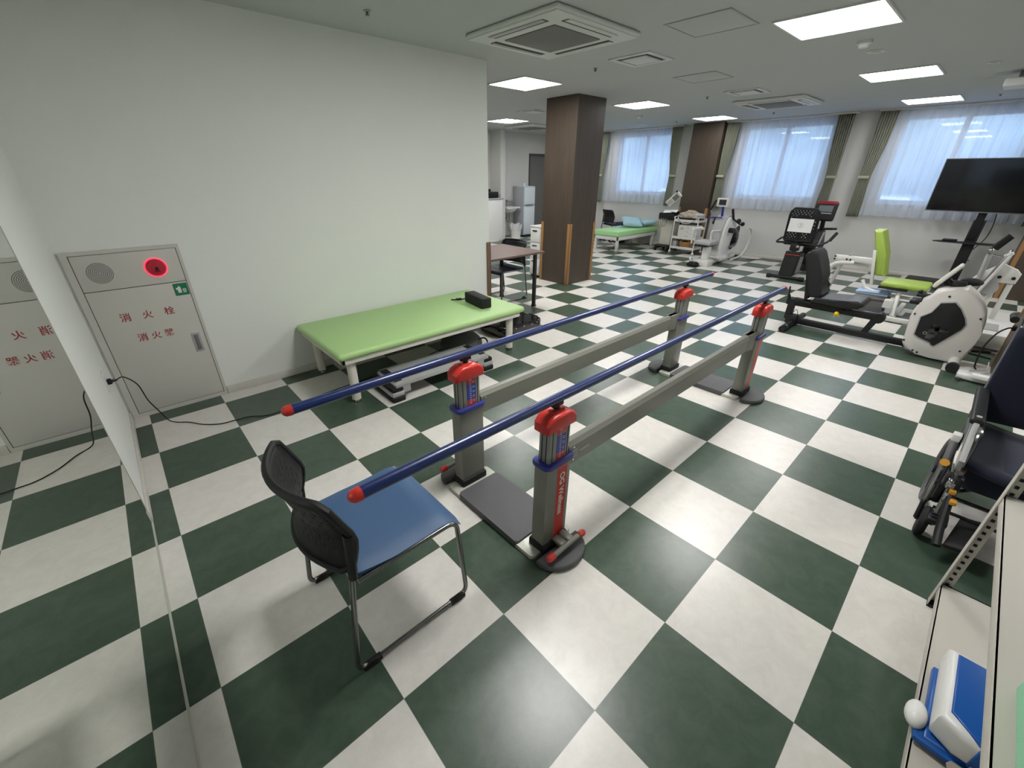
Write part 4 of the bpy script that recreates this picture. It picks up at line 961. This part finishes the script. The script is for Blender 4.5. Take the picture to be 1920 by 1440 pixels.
# ------------------------------------------------------------------ wheelchair
t = Thing('wheelchair', 'navy folding wheelchair with yellow brake levers at the right edge', 'wheelchair', (3.2, -4.0, 0))
YN, YF = -3.745, -4.20
for y, s in ((YN, 1), (YF, -1)):
    w = t.part('big_wheel', B().torus((3.06, y+s*.02, .185), (0, 1, 0), .166, .018, 44, 12), M['dgrey'])
    b = B().torus((3.06, y+s*.02, .185), (0, 1, 0), .148, .006, 36, 8).cyl((3.06, y+s*.040, .185), (3.06, y-s*.01, .185), .022)
    for k in range(5):
        a = 2*PI*k/5; b.cyl((3.06, y+s*.02, .185), (3.06+.148*math.cos(a), y+s*.02, .185+.148*math.sin(a)), .007, 6)
    t.part('rim', b, M['blk'], w)
    c = t.part('caster_wheel', B().torus((2.70, y+s*.005, .078), (0, 1, 0), .060, .018, 30, 10).cyl((2.70, y-.012, .078), (2.70, y+.022, .078), .045), M['blkr'])
    t.part('caster_fork', B().tube(fillet([(2.70, y+s*.032, .078), (2.74, y+s*.034, .17), (2.78, y, .18)], .02), .010, 8).cyl((2.78, y, .16), (2.78, y, .26), .016).cyl((2.70, y-.03, .078), (2.70, y+.035, .078), .007, 8), M['blk'], c)
    b = B(); b.tube(fillet([(2.74, y-s*.02, .36), (3.42, y-s*.02, .36), (3.50, y-s*.02, .88), (3.60, y-s*.02, .90)], .05), .012, 10)
    b.tube(fillet([(2.66, y-s*.02, .10), (2.80, y-s*.02, .36), (2.84, y-s*.02, .53), (3.46, y-s*.02, .53)], .05), .012, 10); b.tube([(2.78, y-s*.01, .24), (3.34, y-s*.01, .205)], .012, 10); b.tube([(3.34, y-s*.02, .20), (3.44, y-s*.02, .40)], .012, 10)
    t.part('side_frame', b, M['steeld'])
    t.part('side_guard', B().prism([(2.83, y-s*.01, .38), (3.38, y-s*.01, .38), (3.40, y-s*.01, .53), (2.92, y-s*.01, .53)], (0, .006, 0)), M['navyf'])
    t.part('armrest', B().box((2.92, y-.026, .53), (3.42, y+.026, .560), .012, seg=3), M['blk'])
    t.part('leg_hanger', B().tube(fillet([(2.80, y-s*.02, .34), (2.60, y-s*.045, .13), (2.53, y-s*.055, .085)], .04), .016, 10), M['blk'])
    fp = t.part('footplate', B().box((-.15, -.048, -.010), (.15, .048, .010), .009, Matrix.Translation((2.69, y-s*.140, .10)) @ Matrix.Rotation(math.radians(-s*8), 4, 'Z') @ Matrix.Rotation(math.radians(-s*14), 4, 'X')), M['blkr'])
    t.part('brake_lever', B().tube([(2.74, y+s*.03, .17), (2.82, y+s*.033, .345)], .009, 8), M['steel'])
    t.part('brake_knob', B().tube([(2.83, y+s*.033, .33), (2.80, y+s*.034, .36)], [.011, .018], 10), M['yellow'])
for p in ((2.82, YN-.03, .34), (2.77, YN-.03, .31), (2.72, YN-.03, .27), (2.68, YN-.045, .24)):
    t.part('yellow_catch', B().box((p[0]-.018, p[1]-.012, p[2]-.010), (p[0]+.018, p[1]+.012, p[2]+.010), .005), M['yellow'])
t.part('catch_bracket', B().box((2.72, YN-.05, .17), (2.78, YN-.015, .34), .01, taper=.8).box((2.76, YN-.03, .26), (2.84, YN+.01, .31), .008), M['blk'])
t.part('arm_bracket', B().prism([(3.03, YN-.012, .525), (2.97, YN-.012, .565), (2.68, YN-.012, .445), (2.70, YN-.012, .395), (2.76, YN-.012, .40)], (0, .022, 0), .006).mark(M['hole']).prism([(2.96, YN+.0095, .525), (2.95, YN+.0095, .535), (2.77, YN+.0095, .455), (2.78, YN+.0095, .445)], (0, .001, 0)), M['lgrey'])
t.part('white_tab', B().box((2.88, YN+.02, .44), (2.93, YN+.05, .475), .004), M['white'])
t.part('hinge_block', B().box((2.72, YN-.03, .27), (2.82, YN+.0, .31), .008).box((2.70, YN-.04, .21), (2.74, YN-.01, .26), .006), M['steel'])
t.part('footrest_grid', B().box((2.62, YN-.065, .125), (2.71, YN+.005, .15), .006).box((2.64, YN-.055, .15), (2.655, YN-.005, .156)).box((2.67, YN-.055, .15), (2.685, YN-.005, .156)), M['blk'])
t.part('seat', B().grid(lambda u, v: (2.80+.60*u, YN-.02+(YF-YN+.04)*v, .395-.03*math.sin(PI*v)), 8, 12), M['navyf'], mods=[('SOLIDIFY', dict(thickness=.03))], angle=180)
t.part('back_sling', B().grid(lambda u, v: (3.42+.08*u+.04*math.sin(PI*v), YN-.0+(YF-YN)*v, .38+.50*u), 8, 12), M['navyf'], mods=[('SOLIDIFY', dict(thickness=.03))], angle=180)
t.part('seat_skirt', B().box((2.86, YF+.03, .22), (3.30, YN-.04, .37), .03), M['navyf'])
t.part('push_handle', B().tube([(3.56, YN+.02, .90), (3.70, YN+.02, .895)], .017, 12).tube([(3.56, YF-.02, .90), (3.70, YF-.02, .895)], .017, 12), M['blkr'])
t.part('cross_brace', B().tube([(2.95, YN-.02, .12), (3.15, YF+.02, .36)], .011, 8).tube([(2.95, YF+.02, .12), (3.15, YN-.02, .36)], .011, 8).cyl((2.80, YN, .20), (2.80, YF, .20), .008, 8).cyl((2.72, YN, .16), (2.72, YF, .16), .008, 8), M['blkg'])
# ------------------------------------------------------------------ beige slotted-angle shelf
t = Thing('steel_shelf', 'beige slotted-angle steel shelf in the lower right corner', 'shelf', (1.5, -4.05, 0))
SX = (.55, 2.25); SY = (-3.828, -4.27)
for i, x in enumerate(SX):
    for j, y in enumerate(SY):
        dx = -1 if i else 1; dy = -1 if j == 0 else 1
        zt = 1.25
        b = B(); b.box((min(x, x+dx*.036), min(y, y+dy*.0025), .01), (max(x, x+dx*.036), max(y, y+dy*.0025), zt)); b.box((min(x, x-dx*.0025), min(y, y+dy*.036), .01), (max(x, x-dx*.0025), max(y, y+dy*.036), zt))
        b.mark(M['hole'])
        for k in range(38):
            z = .05+k*.031; xx = x-dx*.0032 if 1 else x
            for sgn in (1,):
                b.box((x-dx*.0005-.0032, y+dy*.015, z), (x-dx*.0005+.0032, y+dy*.025, z+.011))
        po = t.part('post', b, M['shelf'])
        t.part('foot', B().box((x-.006 if dx > 0 else x-.036, min(y, y+dy*.036), 0), (x+.036 if dx > 0 else x+.006, max(y, y+dy*.036), .014), .002), M['blkr'], po)
for z in (.115, .575, 1.17):
    b = B(); b.box((SX[0]+.004, SY[1]+.004, z-.006), (SX[1]-.004, SY[0]-.004, z)); b.box((SX[0]+.004, SY[0]-.010, z-.034), (SX[1]-.004, SY[0]-.003, z), .0015); b.box((SX[0]+.004, SY[1]+.003, z-.034), (SX[1]-.004, SY[1]+.010, z)); b.box((SX[1]-.010, SY[1]+.004, z-.034), (SX[1]-.004, SY[0]-.004, z))
    if z < 1: t.part('shelf_board', b, M['shelf'])
    else: b.bm.free()
t.part('corner_bracket', B().prism([(SX[1]-.003, SY[0]-.003, .575), (SX[1]-.003, SY[0]-.075, .575), (SX[1]-.003, SY[0]-.035, .50), (SX[1]-.003, SY[0]-.003, .50)], (-.002, 0, 0)), M['shelf'])
# blue and white cleaner on the bottom shelf
t = Thing('blue_white_case', 'blue and white plastic case with a white knob on the bottom shelf', 'case', (1.6, -3.93, .115))
b = B(); b.prism([(1.475, -3.845, .116), (1.76, -3.845, .116), (1.76, -4.06, .116), (1.475, -4.06, .116)], (0, 0, .035), .010, 3)
t.part('base', b, M['bluep'])
t.part('body', B().prism([(1.50, -3.850, .15), (1.775, -3.850, .15), (1.775, -4.06, .15), (1.47, -4.06, .15), (1.47, -3.90, .15)], (0, 0, .095), .022, 4), M['white'])
t.part('lid_panel', B().prism([(1.525, -3.868, .240), (1.755, -3.868, .240), (1.755, -4.05, .240), (1.47, -4.05, .240), (1.47, -3.93, .240)], (0, 0, .010), .004, 3), M['bluep'])
t.part('front_panel', B().box((1.462, -4.05, .16), (1.474, -3.93, .235), .004), M['bluep'])
t.part('base_ledge', B().prism([(1.465, -3.83, .125), (1.54, -3.82, .125), (1.52, -3.87, .125), (1.48, -4.03, .125), (1.45, -4.03, .125)], (0, 0, .02), .006), M['bluep'])
t.part('knob', B().sph((1.535, -3.825, .150), .032, (1.5, .8, .8), 20), M['white'])
b = B()
def crump(u, v):
    a = 2*PI*u; r = .055*math.cos(PI/2*v)**.5*(1+.5*noise.noise(Vector((math.cos(a)*2, math.sin(a)*2, v*4))))
    return (1.42+r*math.cos(a), -3.97+r*math.sin(a)*1.3, .117+.06*math.sin(PI/2*v)*(1+.4*noise.noise(Vector((math.cos(a)*2, math.sin(a)*2, 7)))))
tag(B().grid(crump, 30, 10).build('tan_cloth', M['tan'], angle=180), 'crumpled tan cloth at the near end of the blue and white case', 'cloth')
tag(B().box((.75, -4.20, .5755), (1.36, -3.862, .655), .012, seg=3).build('mint_foam_block', M['mint']), 'mint green foam block on the upper shelf at the right edge', 'foam block')

# ------------------------------------------------------------------ curtains
def sheer(y0, y1, label, n):
    def f(u, v):
        y = y0+(y1-y0)*u; ph = u*n*2*PI; amp = .026*(.6+.4*v)
        return (10.102+amp*math.sin(ph)+.008*math.sin(ph*2.7+3*v), y+.006*math.sin(ph*.5+v*2), 2.47-(2.47-.925)*v+.004*math.sin(ph))
    t = Thing('sheer_curtain', label, 'curtain', (10.085, (y0+y1)/2, .93), 'sheer curtains')
    t.part('fabric', B().grid(f, n*14, 14), M['sheer'], angle=180)
    def hm(u, v):
        p = f(u, .93+.07*v); return (p[0]-.003, p[1], p[2])
    t.part('hem', B().grid(hm, n*14, 1), M['sheer'], angle=180)
sheer(1.84, 3.76, 'white sheer curtain on the leftmost window by the far bed', 12)
sheer(-1.25, .66, 'white sheer curtain on the middle window behind the black bike', 12)
sheer(-3.80, -1.70, 'white sheer curtain on the right window behind the television', 13)
def drape(yo, yi, label):
    """pleated side curtain: yo outer edge, yi inner edge at the top; gathered by a tieback"""
    def f(u, v):
        k = math.exp(-((v-.60)/.22)**2); w = .85-.22*v-.16*k
        y = yo+(yi-yo)*u*w; ph = u*7*2*PI
        return (10.030+.018*math.sin(ph)*(1-.4*k)+.006*k, y, 2.47-1.57*v)
    t = Thing('side_curtain', label, 'curtain', (10.035, yo, .9), 'sage side curtains')
    t.part('fabric', B().grid(f, 70, 24), M['drape'], mods=[('SOLIDIFY', dict(thickness=.003))], angle=180)
    ym = yo+(yi-yo)*.22; h = abs(yi-yo)*.27
    t.part('tieback', B().box((10.0, ym-h, 1.50), (10.058, ym+h, 1.545), .008), M['drapeband'])
M['drapeband'] = sheer_mat('sage_tieback', (.42, .44, .32), 0, .1)
drape(3.86, 3.58, 'sage green tied curtain left of the leftmost window')
drape(1.72, 2.00, 'sage green tied curtain right of the leftmost window')
drape(.78, .50, 'sage green tied curtain between the half pillar and the middle window')
drape(-1.30, -1.02, 'sage green tied curtain at the right side of the middle window')
drape(-1.64, -1.92, 'sage green tied curtain at the left side of the right window')
drape(-3.92, -3.62, 'sage green tied curtain below the television at the right')

# ------------------------------------------------------------------ ceiling fixtures
def ceiling_light(m):
    e = bpy.data.objects.new('ceiling_light', None); COL.objects.link(e)
    b = B()
    ring(b, 'z', -.31, .31, -.31, .31, .015, -.012, 0)
    b.build('frame', M['acw'], e); B().box((-.296, -.296, -.008), (.296, .296, -.001)).build('diffuser', m, e, smooth=False); return e
lights = [((4.28, -2.31), 'lit square ceiling light nearest the camera, largest at top right'), ((6.75, -2.31), 'lit square ceiling light, middle of the right row'),
          ((9.25, -2.31), 'lit square ceiling light, farthest of the right row near the windows'), ((4.28, .71), 'lit square ceiling light just beyond the left wall end'),
          ((6.75, .71), 'lit square ceiling light right of the near wooden pillar'), ((9.25, .71), 'lit square ceiling light just in front of the half pillar'),
          ((6.75, 3.72), 'lit square ceiling light toward the refrigerator corner'), ((9.25, 3.72), 'lit square ceiling light behind the near wooden pillar'),
          ((4.28, 3.72), 'lit square ceiling light hidden behind the left wall'), ((1.81, -2.31), 'lit square ceiling light above the near end of the bars, out of frame'),
          ((4.28, -5.3), 'lit square ceiling light off to the right of the frame, near'), ((6.75, -5.3), 'lit square ceiling light off to the right of the frame, middle'),
          ((9.25, -5.3), 'lit square ceiling light off to the right of the frame, far')]
proto = {}
for i, ((x, y), lb) in enumerate(lights):
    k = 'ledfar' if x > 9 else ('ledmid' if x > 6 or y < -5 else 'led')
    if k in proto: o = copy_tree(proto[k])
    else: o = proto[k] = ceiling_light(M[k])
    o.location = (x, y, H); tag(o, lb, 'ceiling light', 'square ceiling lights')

def ac_unit(cx, cy, label):
    t = Thing('ceiling_air_conditioner', label, 'air conditioner', (cx, cy, H), 'ceiling air conditioners', local=True)
    t.part('panel', B().box((-.46, -.46, -.032), (.46, .46, 0), .018, seg=3), M['acw'])
    t.part('shadow_step', B().box((-.445, -.445, -.040), (.445, .445, -.030), .008), M['acw'])
    t.part('intake_grille', B().box((-.25, -.25, -.047), (.25, .25, -.038), .004), M['grille'])
    for k in range(4):
        R = Matrix.Rotation(k*PI/2, 4, 'Z')
        s = t.part('air_slot', B().box((-.27, .325, -.0415), (.27, .385, -.036), 0, R), M['cabline'])
        t.part('louvre', B().box((-.265, .350, -.046), (.265, .395, -.042), .001, R @ Matrix.Rotation(math.radians(0), 4, 'X')), M['lgrey'] if k in (0, 1) else M['acw'], s)
ac_unit(3.06, -.82, 'large ceiling air conditioner nearest the camera at top centre')
ac_unit(7.88, -.80, 'ceiling air conditioner farther away before the middle window')
ac_unit(7.9, 4.15, 'ceiling air conditioner in the far left area beside the pillar top')
def vent(cx, cy, label):
    t = Thing('ceiling_vent', label, 'vent', (cx, cy, H), 'square ceiling vents', local=True)
    b = B()
    ring(b, 'z', -.21, .21, -.21, .21, .05, -.010, 0)
    t.part('frame', b, M['acw']); t.part('opening', B().box((-.165, -.165, -.004), (.165, .165, 0)), M['cabline']); t.part('centre_plate', B().box((-.125, -.125, -.016), (.125, .125, -.006), .002), M['acw'])
vent(4.24, -.83, 'square air vent beside the near ceiling air conditioner'); vent(6.72, -.81, 'square air vent farther away, beside the distant air conditioner')
vent(6.1, 2.35, 'square air vent partly hidden by the near pillar top')
def hatch(cx, cy, label):
    t = Thing('ceiling_hatch', label, 'access hatch', (cx, cy, H), 'ceiling access hatches', local=True)
    t.part('panel', B().box((-.215, -.215, -.004), (.215, .215, 0), .001), M['ceil'])
    b = B()
    ring(b, 'z', -.23, .23, -.23, .23, .013, -.006, 0)
    t.part('rim', b, M['lgrey'])
hatch(3.72, -1.70, 'thin framed access hatch beside the nearest ceiling light'); hatch(5.45, -.84, 'thin framed access hatch between the two ceiling vents')
def det(cx, cy, label):
    t = Thing('smoke_detector', label, 'smoke detector', (cx, cy, H), 'smoke detectors', local=True)
    t.part('base', B().cyl((0, 0, -.018), (0, 0, 0), .052, 28), M['acw']); t.part('sensor_cap', B().cyl((0, 0, -.042), (0, 0, -.018), .030, 24, .040), M['white'])
det(5.02, -2.32, 'round smoke detector between the two nearest right-row lights'); det(7.95, 1.50, 'round smoke detector before the leftmost window')
def disc(cx, cy, r, label):
    tag(B().cyl((cx, cy, H-.008), (cx, cy, H), r, 28).cyl((cx, cy, H-.014), (cx, cy, H-.008), r*.5, 20).build('ceiling_speaker', M['acw']), label, 'ceiling disc', 'round ceiling discs')
disc(5.45, -2.32, .065, 'round ceiling disc just beyond the near smoke detector'); disc(6.73, -2.97, .045, 'small round ceiling disc toward the top right edge'); disc(9.20, 2.25, .10, 'wide round ceiling disc close to the leftmost window')
for i, (x, y, lb) in enumerate(((4.24, -.32, 'between the near vent and the wall end light'), (1.84, -.33, 'above the left wall, nearest the camera'), (6.75, -.29, 'between the pillar light and the second vent'), (9.18, -.32, 'before the middle window'),
                                (9.26, 1.48, 'before the half pillar'), (9.28, -2.96, 'right of the farthest right-row light'))):
    t = Thing('sprinkler_head', 'small sprinkler head on the ceiling '+lb, 'sprinkler', (x, y, H), 'sprinkler heads', local=True)
    t.part('escutcheon', B().cyl((0, 0, -.005), (0, 0, 0), .024, 20), M['lgrey']); t.part('head', B().cyl((0, 0, -.022), (0, 0, -.005), .009, 12).cyl((0, 0, -.024), (0, 0, -.022), .014, 14), M['steeld'])
t = Thing('ceiling_projector', 'white box unit hanging from the ceiling at the top right edge', 'projector', (7.5, -3.2, 2.5))
t.part('case', B().box((7.30, -3.48, 2.36), (7.60, -3.06, 2.43), .012), M['acw']); t.part('hanger', B().box((7.40, -3.36, 2.43), (7.52, -3.14, 2.5), .005), M['mgrey'])

# ------------------------------------------------------------------ outside the windows
struct('ground_outside', B().box((10.4, -14, -.35), (40, 16, -.30)), M['asphalt'], smooth=False)
o = B().grid(lambda u, v: (19.5+1.2*noise.noise(Vector((u*14, v*3, 2)))+.8*v, -14+30*u, -.3+5.4*v+.8*noise.noise(Vector((u*9, v*2, 5)))*v), 120, 16).build('hedge', M['leaf'], angle=180)
tag(o, 'dense green hedge bank seen faintly through the sheer curtains', 'hedge')
def car(x, y, m, label):
    t = Thing('parked_car', label, 'car', (x, y, -.3), 'cars parked outside the windows')
    side = [(-2.1, .35), (-2.05, .75), (-1.3, .92), (-.75, 1.38), (.65, 1.42), (1.35, .98), (2.05, .88), (2.12, .35)]
    t.part('body', B().prism([(x-.8, y+a, z-.3) for a, z in side], (1.6, 0, 0), .12, 3), m)
    t.part('side_windows', B().prism([(x-.82, y+a, z-.3) for a, z in [(-1.15, .95), (-.7, 1.30), (.60, 1.33), (1.15, .98)]], (1.64, 0, 0)), M['screen'])
    for a in (-1.3, 1.3):
        for dx in (-.72, .72): t.part('wheel', B().cyl((x+dx-.1, y+a, .02), (x+dx+.1, y+a, .02), .32, 24), M['blkr'])
car(15.2, 3.8, M['carw'], 'white car parked outside the leftmost window')
car(14.8, -1.2, M['carw'], 'white car parked outside the middle window')
car(15.0, -6.0, M['card'], 'silver car parked outside the right window')

# ------------------------------------------------------------------ world, camera, colour
w = bpy.data.worlds.new('sky'); scene.world = w; w.use_nodes = True
bg = w.node_tree.nodes['Background']; bg.inputs[0].default_value = (.48, .61, 1.0, 1); bg.inputs[1].default_value = 1.8

cam = bpy.data.cameras.new('camera'); co = bpy.data.objects.new('camera', cam); COL.objects.link(co)
R0 = Vector((0.74330691, -0.6689459, 0.00249651)); R1 = Vector((-0.30203206, -0.33893165, -0.89101177)); R2 = Vector((0.59688481, 0.66154118, -0.45397334))
m3 = Matrix((R0, -R1, -R2)).transposed()
co.matrix_world = Matrix.Translation((.18874935, -3.4929934, 1.57825209)) @ m3.to_4x4()
cam.sensor_width = 36; cam.sensor_fit = 'HORIZONTAL'; cam.lens = 778.48/1920*36
cam.shift_x = (960-947.18)/1920; cam.shift_y = (720.24-720)/1920
cam.clip_start = .05; cam.clip_end = 200
scene.camera = co
scene.view_settings.view_transform = 'Standard'; scene.view_settings.look = 'None'; scene.view_settings.gamma = 1
scene.view_settings.use_curve_mapping = False; scene.view_settings.exposure = 1.1
scene.cycles.max_bounces = 8; scene.cycles.diffuse_bounces = 4; scene.cycles.transparent_max_bounces = 12
scene.cycles.use_denoising = True
